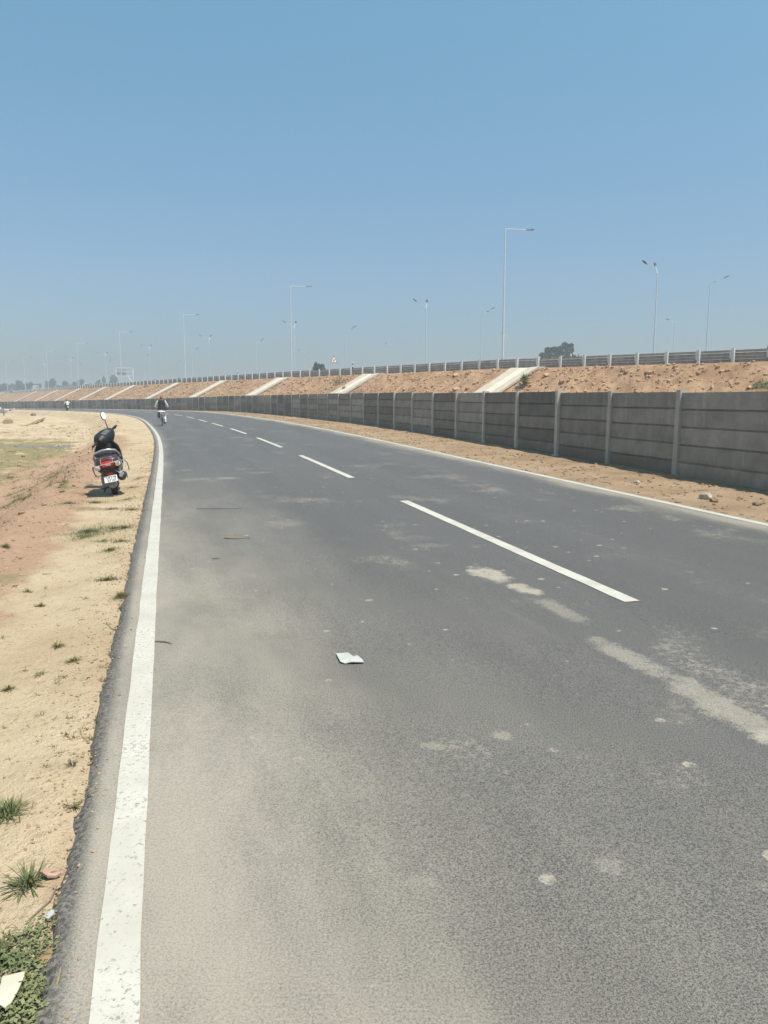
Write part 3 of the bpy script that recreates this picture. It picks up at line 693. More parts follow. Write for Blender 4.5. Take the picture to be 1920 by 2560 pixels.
FT = [(3, 956, 18), (17, 962, 14), (33, 958, 16), (43, 951, 14), (54, 954, 14), (63, 956, 10), (76, 956, 12), (98, 958, 14), (117, 951, 16), (132, 950, 14), (146, 962, 12), (159, 954, 16), (174, 959, 14), (187, 952, 16), (202, 949, 18), (216, 958, 12), (239, 953, 12), (247, 950, 9), (257, 943, 9), (284, 942, 16), (294, 958, 8), (446, 945, 14), (466, 948, 8), (275, 958, 14), (228, 960, 12)]
FT.sort()
for i, (x, y, wp) in enumerate(FT):
    st = ['broad', 'tall', 'broad', 'dense', 'tall'][i % 5] if wp > 9 else 'tall'
    if x in (257, 247): st = 'tall'
    lb = 'hazy grey-green far tree beyond the guardrail, %s from the left edge' % (['first', 'second', 'third', 'fourth', 'fifth', 'sixth', 'seventh', 'eighth', 'ninth', 'tenth', '11th', '12th', '13th', '14th', '15th', '16th', '17th', '18th', '19th', '20th', '21st', '22nd', '23rd', '24th', '25th'][i])
    tree(lb, x, y, wp * 1.15, 470 + (i * 37 % 90), st, i % 4, 'hazy far trees on the left')

# ------------------------------------------------------------------ plants on the slope
def slope_pt(x, y):
    """point on the embankment face seen at photo pixel (x, y)"""
    d = ray(x, y); n = Vector((HN.x * -.5, HN.y * -.5, 1)); q = hw(0, -1.5, HZ); t = (q - Vector((0, 0, CAM_H))).dot(n) / d.dot(n); return Vector((0, 0, CAM_H)) + d * t
def shrub(label, x, y, wpx, hpx, mat, n=260, name='shrub', group=None):
    p = slope_pt(x, y); sc = p.y / F; r = random.Random(int(x)); vs = []; fs = []; W = wpx * sc / 2; H = hpx * sc
    for _ in range(n):
        a = r.uniform(0, 6.28); q = math.sqrt(r.random()); c = Vector((math.cos(a) * q * W, math.sin(a) * q * W, H * r.random() * (1.05 - q * .7)))
        d = Vector((r.gauss(0, 1), r.gauss(0, 1), r.gauss(.4, .8))).normalized(); e = d.orthogonal().normalized(); e.rotate(Matrix.Rotation(r.uniform(0, 6.28), 3, d)); s_ = max(W, H) * r.uniform(.1, .2)
        i = len(vs); vs += [c - e * s_ * .25, c + d * s_, c + e * s_ * .25, c - d * s_ * .4]; fs.append((i, i + 1, i + 2, i + 3))
    o = bpy.data.objects.new(name, bpy.data.meshes.new(name)); o.data.from_pydata(vs, [], fs); o.data.materials.append(mat); COL.objects.link(o); o.location = p; tag(o, label, 'plant', group)
shrub('low green bush on the slope at the right edge of the picture', 1906, 972, 50, 26, M_weed, 500); shrub('ragged dry shrub beside the second concrete chute', 850, 958, 34, 22, M_dry, 300)
shrub('grey-green shrub high on the slope between far chutes', 369, 968, 20, 7, M_weed); shrub('small dark shrub low on the far slope', 350, 983, 9, 8, M_weed, 150); shrub('dark flat shrub low on the far slope, left of the lamp', 246, 990, 17, 5, M_weed, 200)
shrub('dry tuft near the wall top, left of the third chute', 605, 985, 14, 12, M_dry, 160); shrub('thin dry weed at the chute edge above the wall', 860, 975, 10, 16, M_dry, 120)
# spiky agave-like plant
p = slope_pt(1311, 958); o = thing('spiky_plant', 'spiky grey-green agave plant on the edge of the nearest concrete chute', 'plant', p); b = MB(); r = random.Random(9)
for k in range(34):
    a = k * 2.4; el = R(12 + 70 * (k / 34.)); L = 1.05 * r.uniform(.8, 1.1) * p.y / 72; d = Vector((math.cos(a) * math.cos(el), math.sin(a) * math.cos(el), math.sin(el))); s_ = Vector((-math.sin(a), math.cos(a), 0)) * .07
    m_ = d * L * .6 + Vector((0, 0, .08)); e = d * L + Vector((0, 0, -.12 * L)); i = len(b.v); b.v += [tuple(-s_), tuple(s_), tuple(m_ + s_ * .8), tuple(e), tuple(m_ - s_ * .8)]; b.f += [(i, i + 1, i + 2, i + 4), (i + 4, i + 2, i + 3)]
b.build('leaves', M_weed, o, recalc=False)

# ------------------------------------------------------------------ people
def skin_body(name, joints, bones, mat, parent=None, sub=1):
    names = list(joints); me = bpy.data.meshes.new(name); me.from_pydata([joints[n][0] for n in names], [(names.index(a), names.index(b_)) for a, b_ in bones], [])
    o = bpy.data.objects.new(name, me); COL.objects.link(o); md = o.modifiers.new('skin', 'SKIN'); md.use_smooth_shade = True
    for i, n in enumerate(names):
        sv = me.skin_vertices[0].data[i]; rr = joints[n][1]; sv.radius = rr if hasattr(rr, '__len__') else (rr, rr); sv.use_root = (i == 0)
    if sub: o.modifiers.new('sub', 'SUBSURF').levels = sub; o.modifiers['sub'].render_levels = sub
    dg = bpy.context.evaluated_depsgraph_get(); nm = bpy.data.meshes.new_from_object(o.evaluated_get(dg)); bpy.data.objects.remove(o)
    nm.name = name; nm.materials.clear(); nm.materials.append(mat); nm.shade_smooth(); q = bpy.data.objects.new(name, nm); COL.objects.link(q)
    if parent: q.parent = parent
    return q
M_skin = simple('skin', (.22, .12, .075), .6, 0, .06, 10)
def rings_z(c, rows, n=16):
    """rows of (z, half width x, half depth y, dx, dy)"""
    return [[Vector((c[0] + dx + hx * math.cos(2 * math.pi * k / n), c[1] + dy + hy * math.sin(2 * math.pi * k / n), c[2] + z)) for k in range(n)] for z, hx, hy, dx, dy in rows]
def head_parts(par, c, face_fwd=Vector((0, 1, 0)), hair_mat=None, cap_mat=None, kind='hair'):
    """hair or cap as children; c = head centre in the person's space"""
    b = MB(); b.ell((c[0], c[1] - .012, c[2] + .035), (.087, .108, .095), 14, 10); b.build(kind, cap_mat or hair_mat, par)
def face_bits(par, c):
    b = MB()
    b.ell((c[0], c[1] + .105, c[2] - .01), (.014, .022, .025), 8, 6)
    for s_ in (-1, 1): b.ell((c[0] + s_ * .082, c[1] + .0, c[2] - .005), (.012, .022, .032), 8, 6)
    b.build('face_detail', M_skin, par)
    b = MB()
    for s_ in (-1, 1): b.ell((c[0] + s_ * .033, c[1] + .092, c[2] + .012), (.014, .008, .009), 8, 6)
    b.build('eyes', M_blackp, par)
    b = MB(); b.ell((c[0], c[1] + .09, c[2] - .055), (.024, .01, .007), 8, 6); b.build('mouth', simple('lips', (.17, .07, .055), .5), par)
def hand_fingers(par, p, s_):
    """five curled fingers round a grip at p; s_ = side"""
    b = MB()
    for k in range(4):
        x = p[0] + s_ * (-.03 + .021 * k); L = (.9, 1, .95, .78)[k]
        b.tube([(x, p[1] - .02, p[2] + .022), (x, p[1] + .028 * L, p[2] + .024), (x, p[1] + .04 * L, p[2] - .004), (x, p[1] + .022 * L, p[2] - .028)], [.010, .0095, .009, .0075], 6)
    b.tube([(p[0] - s_ * .035, p[1] - .03, p[2]), (p[0] - s_ * .05, p[1] - .005, p[2] - .02), (p[0] - s_ * .045, p[1] + .02, p[2] - .028)], [.012, .011, .008], 6)
    b.build('fingers', M_skin, par)

def rider_joints(hip, neck, head, hands, knees, feet, elbow, shoulder_w=.19):
    J = {'pelvis': (hip, (.15, .12)), 'waist': (hip.lerp(neck, .35), (.135, .105)), 'chest': (hip.lerp(neck, .75), (.165, .12)), 'neckb': (neck, (.06, .06)), 'headlow': (head + Vector((0, .01, -.07)), (.062, .07)), 'headmid': (head, (.078, .095)), 'headtop': (head + Vector((0, -.005, .075)), (.06, .075))}
    B = [('pelvis', 'waist'), ('waist', 'chest'), ('chest', 'neckb'), ('neckb', 'headlow'), ('headlow', 'headmid'), ('headmid', 'headtop')]
    for i, s_ in ((0, 'l'), (1, 'r')):
        sg = -1 if i == 0 else 1; sh = hip.lerp(neck, .88) + Vector((sg * shoulder_w, 0, 0)); hp = hip + Vector((sg * .09, .02, -.02)); ft = feet[i]
        J['sh' + s_] = (sh, .062); J['el' + s_] = (elbow[i], .042); J['wr' + s_] = (hands[i] + (elbow[i] - hands[i]).normalized() * .08, .028); J['ha' + s_] = (hands[i], (.036, .022))
        J['hp' + s_] = (hp, .092); J['kn' + s_] = (knees[i], .06); J['an' + s_] = (ft + Vector((0, -.06, .05)), .04); J['to' + s_] = (ft + Vector((0, .14, .0)), (.04, .03))
        B += [('chest', 'sh' + s_), ('sh' + s_, 'el' + s_), ('el' + s_, 'wr' + s_), ('wr' + s_, 'ha' + s_), ('pelvis', 'hp' + s_), ('hp' + s_, 'kn' + s_), ('kn' + s_, 'an' + s_), ('an' + s_, 'to' + s_)]
    return J, B
def sleeve(par, name, a, b_, c, r0, r1, mat):
    q = MB(); q.tube([a, a.lerp(b_, .5), b_, b_.lerp(c, .6)], [r0, (r0 + r1) / 2, r1 * 1.05, r1], 10); return q.build(name, mat, par)

# ------------------------------------------------------------------ cyclist in a dark waistcoat
M_vest = simple('dark_cloth', (.016, .015, .016), .9, 0, .2, 12); M_cloth = simple('white_cloth', (.72, .70, .66), .85, 0, .06, 9); M_cap = simple('rust_cap', (.30, .09, .06), .85, 0, .15, 15); M_hair = simple('dark_hair', (.02, .017, .015), .7)
M_steel = simple('dark_steel', (.06, .06, .06), .4, .5)
pb = on_z(406, 1064.5, .03); sb, tb = to_st(pb.x, pb.y); pz = float(road_z(sb, tb)); pb = on_z(406, 1064.5, pz); BR = R(17)
bk = thing('bicycle', 'dark roadster bicycle ridden away by the man in the black waistcoat', 'bicycle', pb, BR)
WR = .34
for nm, y in (('rear_wheel', 0), ('front_wheel', 1.1)):
    b = MB(); b.torus_x((0, y, WR), WR - .02, (.02, .02), 28, 6); wh = b.build(nm, M_rubber, bk)
    b = MB(); b.torus_x((0, y, WR), WR - .045, (.014, .008), 28, 4)
    for k in range(16): a = k * math.pi / 8; b.tube([((-1) ** k * .02, y, WR), (0, y + (WR - .05) * math.cos(a), WR + (WR - .05) * math.sin(a))], .0025, 4)
    b.build('spokes', M_galv, wh)
b = MB()
for pth in ([(0, .45, .28), (0, .28, .86)], [(0, .45, .28), (0, .93, .72)], [(0, .3, .8), (0, .9, .84)], [(0, .93, .72), (0, .88, .95)]): b.tube(pth, .017, 8)
for x in (-.05, .05):
    for pth in ([(0, .45, .28), (x, 0, WR)], [(0, .3, .8), (x, 0, WR)], [(0, .94, .7), (x, 1.1, WR)]): b.tube(pth, .010, 6)
b.build('frame', M_steel, bk)
b = MB(); b.tube([(0, .88, .93), (0, .9, 1.0)], .014, 6); b.tube([(-.27, .72, 1.0), (-.22, .88, 1.02), (0, .92, 1.0), (.22, .88, 1.02), (.27, .72, 1.0)], .013, 8); b.build('handlebar', M_galv, bk)
b = MB(); b.loft(rings_z((0, .22, .88), [(-.02, .10, .13, 0, 0), (.03, .115, .15, 0, 0), (.05, .09, .12, 0, .01)])); b.build('saddle', M_blackp, bk)
b = MB(); b.box((0, -.06, .70), (.15, .36, .02))
for x in (-.07, .07): b.tube([(x, -.02, .70), (x * .8, 0, WR)], .008, 5)
b.build('carrier', M_galv, bk)
b = MB(); b.loft([[Vector((x * .03, (WR + .03) * math.cos(a) * 1, WR + (WR + .03) * math.sin(a))) + Vector((0, 0, 0 if k < 2 else -.015)) for k, x in enumerate((-1, 1, 1, -1))] for a in [R(q) for q in range(60, 200, 14)]]); b.build('mudguard', M_blackp, bk)
b = MB(); b.lathe_x((.05, .45, .28), [(-.005, .09), (.005, .09)], 16); b.tube([(.05, .45, .28), (.09, .42, .12)], .01, 6); b.tube([(-.05, .45, .28), (-.09, .48, .44)], .01, 6); b.box((.15, .42, .12), (.1, .08, .025)); b.box((-.15, .48, .44), (.1, .08, .025)); b.build('crank', M_steel, bk)
b = MB(); b.box((0, -.37, .48), (.05, .02, .06)); b.build('reflector', M_red, bk)
cy = thing('person', 'man in black waistcoat and rust cap cycling away on the left lane', 'person', pb, BR)
hip = Vector((0, .2, .98)); neck = Vector((0, .36, 1.46)); head = Vector((0, .43, 1.60)); hands = [Vector((-.26, .74, 1.03)), Vector((.26, .74, 1.03))]; elb = [Vector((-.34, .45, 1.14)), Vector((.34, .45, 1.14))]
kn = [Vector((-.17, .62, .9)), Vector((.16, .55, .6))]; ft = [Vector((-.16, .44, .47)), Vector((.16, .38, .15))]
J, B = rider_joints(hip, neck, head, hands, kn, ft, elb); skin_body('body', J, B, M_skin, cy); face_bits(cy, head)
for s_, h in ((-1, hands[0]), (1, hands[1])): hand_fingers(cy, h, s_)
b = MB(); b.loft(rings_z((0, 0, 0), [(.93, .27, .19, .03, .14), (1.0, .245, .18, .015, .17), (1.1, .21, .165, 0, .22), (1.25, .20, .15, 0, .28), (1.38, .215, .135, 0, .33), (1.455, .195, .11, 0, .352), (1.49, .08, .075, 0, .365)], 18)); b.build('waistcoat', M_vest, cy)
b = MB(); b.prism([(.2, .02, .93), (.36, -.02, .93), (.25, .1, 1.1)], (0, .03, 0)); b.build('waistcoat_flap', M_vest, cy)
b = MB(); b.loft(rings_z((0, .2, 0), [(.80, .25, .2, 0, -.05), (.88, .245, .215, 0, -.02), (.97, .22, .2, 0, 0)], 18)); b.build('kurta', M_cloth, cy)
for i in (0, 1):
    sh = hip.lerp(neck, .88) + Vector(((-1, 1)[i] * .19, 0, 0)); sleeve(cy, 'sleeve', sh + Vector(((.02, -.02)[i], 0, .015)), elb[i], hands[i], .088, .06, M_cloth)
    hp = hip + Vector(((-1, 1)[i] * .09, .02, -.02)); q = MB(); q.tube([hp, hp.lerp(kn[i], .5), kn[i], kn[i].lerp(ft[i], .45), kn[i].lerp(ft[i], .9)], [.115, .105, .09, .085, .09], 10); q.build('trouser_leg', M_cloth if i else simple('grey_cloth', (.16, .15, .15), .9), cy)
    q = MB(); q.ell((ft[i].x, ft[i].y + .05, ft[i].z), (.045, .13, .04), 10, 6); q.build('shoe', M_blackp, cy)
b = MB(); b.loft(rings_z(head, [(.0, .084, .106, 0, 0), (.04, .09, .112, 0, 0), (.085, .084, .105, 0, 0), (.11, .06, .075, 0, 0), (.118, .02, .03, 0, 0)])); b.build('cap', M_cap, cy)

# ------------------------------------------------------------------ two men on a motorcycle, far
pm = on_z(169, 1026.6, -.12); sb, tb = to_st(pm.x, pm.y); pm = on_z(169, 1026.6, float(road_z(sb, tb)))
MR = float(np.interp(sb, SS, _th)) - .12
mc = thing('motorcycle', 'dark motorcycle carrying two men, far off near the bend of the road', 'motorcycle', pm, MR)
for nm, y in (('rear_wheel', 0), ('front_wheel', 1.3)):
    b = MB(); b.torus_x((0, y, .3), .25, (.05, .05), 24, 8); wh = b.build(nm, M_rubber, mc); b = MB(); b.lathe_x((0, y, .3), [(-.03, .2), (-.03, .05), (.03, .05), (.03, .2)], 16); b.build('rim', M_galv, wh)
b = MB(); b.loft([[Vector((x * w_, y, z)) for x, z in ((-1, z0), (1, z0), (1, z1), (-1, z1))] for y, w_, z0, z1 in ((-.35, .06, .6, .72), (-.1, .12, .5, .76), (.4, .14, .42, .76), (.75, .15, .5, .95), (1.0, .1, .6, .98), (1.12, .08, .68, .95))]); b.build('body', M_black, mc)
b = MB(); b.box((0, .55, .38), (.26, .4, .32)); b.build('engine', M_steel, mc)
b = MB(); b.tube([(0, .92, .95), (0, 1.3, .3)], .04, 8); b.tube([(-.36, .85, 1.05), (0, .98, 1.03), (.36, .85, 1.05)], .018, 8); b.build('handlebar', M_steel, mc)
b = MB(); b.tube([(.17, .5, .3), (.18, .0, .33), (.18, -.25, .38)], [.035, .055, .05], 10); b.build('exhaust', M_steel, mc)
b = MB(); b.box((.06, -.40, .55), (.24, .015, .16)); b.build('number_plate', M_white, mc, smooth=False); b = MB(); b.box((0, -.37, .68), (.14, .04, .07)); b.build('tail_light', M_red, mc)
def pillion(label, y, mat_shirt, mat_hair, hands, elb, hz=.84, hx=0):
    p_ = thing('person', label, 'person', pm, MR); hip = Vector((hx, y, hz)); neck = Vector((hx, y + .1, hz + .52)); head = Vector((hx, y + .14, hz + .66)); kn = [Vector((-.22, y + .42, hz - .14)), Vector((.22, y + .42, hz - .14))]; ft = [Vector((-.2, y + .25, .32)), Vector((.2, y + .25, .32))]
    J, B = rider_joints(hip, neck, head, hands, kn, ft, elb); skin_body('body', J, B, M_skin, p_); head_parts(p_, head, hair_mat=mat_hair); face_bits(p_, head)
    for s_, h in ((-1, hands[0]), (1, hands[1])): hand_fingers(p_, h, s_)
    b = MB(); b.loft(rings_z((hx, 0, 0), [(hz - .06, .18, .16, 0, y), (hz + .1, .185, .15, 0, y + .02), (hz + .3, .19, .14, 0, y + .05), (hz + .44, .19, .115, 0, y + .09), (hz + .52, .09, .08, 0, y + .1)])); b.build('shirt', mat_shirt, p_)
    for i in (0, 1):
        sh = hip.lerp(neck, .88) + Vector(((-1, 1)[i] * .19, 0, 0)); sleeve(p_, 'sleeve', sh, elb[i], hands[i], .075, .055, mat_shirt)
        hp = hip + Vector(((-1, 1)[i] * .09, .02, -.02)); q = MB(); q.tube([hp, kn[i], kn[i].lerp(ft[i], .85)], [.105, .08, .065], 10); q.build('trouser_leg', M_vest, p_)
        q = MB(); q.ell((ft[i].x, ft[i].y + .05, ft[i].z), (.045, .13, .04), 10, 6); q.build('shoe', M_blackp, p_)
pillion('driver in dark clothes at the front of the far motorcycle', .42, M_vest, M_hair, [Vector((-.34, .86, 1.07)), Vector((.34, .86, 1.07))], [Vector((-.36, .62, 1.06)), Vector((.34, .62, 1.06))], hx=-.06)
pillion('man in a white shirt riding pillion on the far motorcycle', .0, M_cloth, M_hair, [Vector((-.24, .38, .86)), Vector((.24, .36, .86))], [Vector((-.37, .08, 1.05)), Vector((.37, .08, 1.05))], .87, .04)

# ------------------------------------------------------------------ parked scooter
ps = on_z(290, 1237, -.07); s_, t_ = to_st(ps.x, ps.y); gzs = float(left_ground(np.array([s_]), np.array([-t_ - LE]))[0]); ps = on_z(290, 1237, gzs - .008)
sc = thing('scooter', 'black and maroon scooter leaning on its stand on the sandy verge, white number plate', 'scooter', ps, rot=(0, R(-10.5), R(18))); sc.scale = (.97,) * 3
M_body = simple('maroon_black_paint', (.058, .022, .021), .38, 0, .25, 6, coat=.25, spec=.4); M_lens = simple('red_lens', (.55, .02, .015), .2, 0, .05, 20, coat=.5); M_clear = simple('clear_lens', (.62, .52, .48), .2, .1, .2, 40, coat=.5); M_chrome = simple('chrome', (.72, .72, .73), .18, .9, .03)
M_silver = simple('silver_paint', (.42, .42, .43), .35, .4, .05); M_greyp = simple('dusty_grey_plastic', (.22, .205, .19), .8, 0, .2, 12); M_seat = simple('seat_vinyl', (.028, .028, .03), .55, 0, .15, 30); M_dust = simple('dusty_black', (.05, .047, .043), .6, 0, .3, 9)
WRr = .225
for nm, y in (('rear_wheel', 0), ('front_wheel', 1.24)):
    b = MB(); b.torus_x((0, y, WRr), WRr - .05, (.05, .052), 28, 10); wh = b.build(nm, M_rubber, sc); b = MB(); b.lathe_x((0, y, WRr), [(-.035, .13), (-.03, .04), (.03, .04), (.035, .13)], 20); b.build('rim', M_steel, wh)
    if nm == 'rear_wheel': pass
def sec(y, zc, hx, hz, e=.75, n=20, dx=0, top=None):
    out = []
    for k in range(n):
        a = 2 * math.pi * k / n; cx, sz = math.cos(a), math.sin(a); out.append(Vector((dx + hx * math.copysign(abs(cx) ** e, cx), y, zc + hz * math.copysign(abs(sz) ** e, sz))))
    return out
b = MB(); b.loft([sec(-.43, .585, .10, .05), sec(-.40, .58, .165, .085), (sec(-.30, .565, .205, .125)), sec(-.1, .55, .215, .15), sec(.2, .50, .20, .17), sec(.42, .46, .17, .17), sec(.52, .44, .14, .14)]); b.build('tail_body', M_body, sc)
b = MB(); b.loft([sec(-.36, .455, .10, .09), sec(-.2, .44, .13, .10), sec(.1, .40, .12, .12)]); b.build('under_tail', M_dust, sc)
b = MB(); b.loft([sec(-.22, .70, .09, .03), sec(-.15, .71, .14, .05), sec(.1, .70, .165, .07), sec(.35, .68, .15, .065), sec(.56, .68, .11, .055), sec(.62, .67, .06, .03)]); b.build('seat', M_seat, sc)
b = MB(); b.tube([(-.205, .02, .62), (-.195, -.14, .68), (-.155, -.3, .755), (-.04, -.345, .785), (.06, -.345, .785), (.165, -.3, .755), (.205, -.14, .68), (.215, .02, .62)], .016, 10); b.build('grab_rail', M_silver, sc)
b = MB(); b.loft([sec(-.455, .56, .085, .035, .5), sec(-.425, .562, .10, .048, .5), sec(-.36, .57, .10, .05, .5)]); tl = b.build('tail_light', M_lens, sc); b = MB(); b.box((.01, -.462, .55), (.085, .014, .028)); b.build('lamp_window', M_clear, tl)
for x in (-1, 1):
    b = MB(); b.loft([sec(-.44, .525 + .012 * x, .032, .03, .6, 12, x * .155), sec(-.415, .53 + .012 * x, .045, .038, .6, 12, x * .158), sec(-.34, .54, .045, .036, .6, 12, x * .16)]); b.build('indicator', M_clear, sc)
b = MB()
for x in (-.19, -.09, .09, .19): b.tube([(x, -.36, .66 if abs(x) < .1 else .62), (x, -.43, .645 if abs(x) < .1 else .6), (x * 1.02, -.475, .575)], .006, 6)
b.tube([(-.09, -.38, .665), (.09, -.38, .665)], .006, 6); b.tube([(-.205, -.36, .55), (-.18, -.455, .558), (0, -.485, .572), (.18, -.455, .585), (.215, -.36, .59)], .007, 8); b.build('light_guard', M_chrome, sc)
for x in (-1, 1):
    b = MB(); b.tube([(x * .11, -.37, .43), (x * .14, -.40, .395), (x * .18, -.40, .385), (x * .22, -.38, .42), (x * .23, -.34, .49), (x * .215, -.33, .555)], .007, 8)
    if x > 0: b.tube([(.215, -.34, .575), (.27, -.26, .56), (.30, -.16, .5), (.305, -.1, .42), (.30, -.05, .37)], .009, 8)
    else: b.tube([(-.215, -.34, .545), (-.245, -.2, .53), (-.25, -.05, .45), (-.24, .05, .35)], .009, 8)
    b.build('crash_guard', M_silver if x > 0 else M_greyp, sc)
b = MB(); b.box((0, -.385, .395), (.09, .012, .035)); b.build('reflector', M_lens, sc)
pl = MB(); pl.box((0, -.41, .315), (.205, .006, .105), (R(-12), 0, 0)); plate = pl.build('number_plate', M_white, sc, smooth=False)
def text_mesh(txt, size, name, mat, parent, loc, rot):
    cu = bpy.data.curves.new(name, 'FONT'); cu.body = txt; cu.size = size; cu.align_x = 'CENTER'; cu.align_y = 'CENTER'; cu.extrude = .0008; cu.offset = .0009; cu.space_character = 1.12
    to = bpy.data.objects.new(name, cu); COL.objects.link(to); dg = bpy.context.evaluated_depsgraph_get(); me = bpy.data.meshes.new_from_object(to.evaluated_get(dg)); bpy.data.objects.remove(to)
    me.materials.clear(); me.materials.append(mat); q = bpy.data.objects.new(name, me); COL.objects.link(q); q.parent = parent; q.location = loc; q.rotation_euler = rot; return q
text_mesh('UP27B', .05, 'lettering', M_blackp, plate, (.012, -.4095, .338), (R(78), 0, 0)); text_mesh('S7107', .05, 'lettering', M_blackp, plate, (.016, -.4193, .290), (R(78), 0, 0))
b = MB(); b.prism([(-.062, -.375, .265), (.075, -.375, .265), (.085, -.365, .20), (.03, -.355, .155), (-.02, -.355, .155), (-.07, -.365, .21)], (0, .012, 0)); b.build('mud_flap', M_greyp, sc, smooth=False)
b = MB(); b.loft([sec(-.15, .27, .05, .09, .8, 14, -.10), sec(0, .25, .065, .12, .8, 14, -.11), sec(.3, .26, .07, .12, .8, 14, -.11), sec(.5, .26, .06, .09, .8, 14, -.10)]); b.build('engine_cover', M_greyp, sc)
b = MB(); b.tube([(.15, .4, .25), (.16, .2, .26), (.165, .05, .28), (.185, -.25, .335), (.187, -.31, .345)], [.03, .05, .07, .066, .045], 14); mf = b.build('muffler', M_dust, sc); b = MB(); b.prism([(.235, .12, .23), (.25, -.22, .29), (.25, -.26, .36), (.235, .0, .36)], (.012, 0, 0)); b.prism([(.13, -.335, .33), (.17, -.35, .30), (.22, -.335, .36), (.17, -.33, .42)], (0, .012, 0)); b.build('heat_shield', M_silver, mf, smooth=False)
b = MB(); b.loft([sec(.45, .28, .17, .05, .6), sec(.7, .27, .18, .04, .6), sec(.95, .29, .18, .06, .6)]); b.build('floorboard', M_dust, sc)
b = MB(); b.loft([sec(.98, .30, .17, .08), sec(.96, .45, .215, .09), sec(.93, .62, .22, .08)][:1] + [[Vector((x, y + .05 * (abs(x) / .2) ** 2 * -1, z)) for x, y in [(-w_, y0), (-w_ * .5, y0 + .07), (0, y0 + .1), (w_ * .5, y0 + .07), (w_, y0), (w_ * .9, y0 - .05), (w_ * .4, y0 - .03), (0, y0 - .02), (-w_ * .4, y0 - .03), (-w_ * .9, y0 - .05)]] for z, w_, y0 in ()]) if False else None
ap_rows = [(.24, .10, .98), (.32, .19, .99), (.5, .225, .985), (.66, .225, .955), (.76, .205, .92), (.84, .15, .885), (.87, .10, .87)]
b.loft([[Vector((x, y, z)) for x, y in [(-w_, y0 - .02), (-w_ * .6, y0 + .06), (0, y0 + .1), (w_ * .6, y0 + .06), (w_, y0 - .02), (w_ * .92, y0 - .055), (w_ * .5, y0 - .02), (0, y0), (-w_ * .5, y0 - .02), (-w_ * .92, y0 - .055)]] for z, w_, y0 in ap_rows]); fa = b.build('front_apron', M_black, sc)
b = MB(); b.lathe_x((0, 0, 0), [(-.006, .03), (-.006, .045), (.006, .045), (.006, .03)], 16); ig = b.build('ignition_ring', M_greyp, fa); ig.location = (.09, .925, .74); ig.rotation_euler = (0, 0, R(80))
b = MB(); b.loft([[Vector((x * .09, 1.24 + (WRr + .03) * math.cos(a) + 0, WRr + (WRr + .05) * math.sin(a) - (0 if k < 2 else .02))) for k, x in enumerate((-1, 1, 1, -1))] for a in [R(q) for q in range(20, 170, 15)]]); b.build('front_fender', M_body, sc)
b = MB(); b.tube([(.0, 1.22, .24), (0, 1.02, .66), (0, .95, .72), (0, .93, .80), (0, .93, .92)], [.03, .04, .10, .12, .11], 12); b.build('steering_column', M_dust, sc)
b = MB(); b.tube([(-.08, .34, .22), (-.20, .30, .03), (-.235, .30, .0)], .013, 8); b.box((-.15, .22, .12), (.1, .02, .02)); b.build('side_stand', M_steel, sc)
# handlebar assembly turned to the left about the raked steering axis
Ms = Matrix.Translation((0, .95, .90)) @ Matrix.Rotation(R(55), 4, Vector((0, -.42, .91)).normalized())
def steer(o): o.matrix_local = Ms; return o
hb = MB()
for_ = [(-.09, -.05), (-.115, .01), (-.11, .06), (-.07, .105), (0, .125), (.07, .11), (.125, .04), (.13, -.03), (.09, -.085), (0, -.10), (-.05, -.09)]
hb.loft([[Vector((x, y * sy + oy, z * sz + oz)) for y, z in for_] for x, sy, sz, oy, oz in ((-.225, .3, .3, -.05, .03), (-.21, .6, .6, -.04, .03), (-.17, .9, .95, -.02, .015), (-.10, 1.2, 1.2, 0, 0), (-.04, 1.3, 1.3, .005, 0), (.04, 1.3, 1.3, .005, 0), (.10, 1.2, 1.2, 0, 0), (.17, .9, .95, -.02, .015), (.21, .6, .6, -.04, .03), (.225, .3, .3, -.05, .03))])
hcov = steer(hb.build('handlebar_cover', M_black, sc))
b = MB(); b.box((0, -.112, .11), (.17, .012, .085), (R(-48), 0, 0)); b.build('instrument_panel', simple('instrument_glass', (.10, .11, .115), .25, 0, .1, 20, coat=.3), hcov)
b = MB(); b.ell((0, .16, -.01), (.1, .03, .075), 14, 8); b.build('headlight', M_clear, hcov)
for x in (-1, 1):
    b = MB(); b.tube([(x * .20, -.02, .05), (x * .30, -.035, .055), (x * .39, -.05, .055)], [.017, .019, .020], 10); steer(b.build('grip', M_rubber, sc))
    b = MB(); b.tube([(x * .24, .02, .045), (x * .3, .03, .03), (x * .40, -.01, .02)], .008, 6); steer(b.build('brake_lever', M_black, sc))
b = MB(); b.tube([(.21, .0, .05), (.235, -.01, .17), (.28, .0, .25)], .008, 6); mi = steer(b.build('mirror', M_black, sc))
b = MB(); b.ell((.315, .012, .318), (.064, .016, .078), 16, 8, (0, R(30), 0)); b.build('mirror_shell', M_black, mi)
b = MB(); b.ell((.315, -.002, .318), (.056, .006, .069), 16, 8, (0, R(30), 0)); mg = b.build('mirror_glass', simple('mirror_glass', (.93, .94, .95), .3, .25, 0, 1), mi)  # near-white base colour paints in the bright glare the mirror reflects

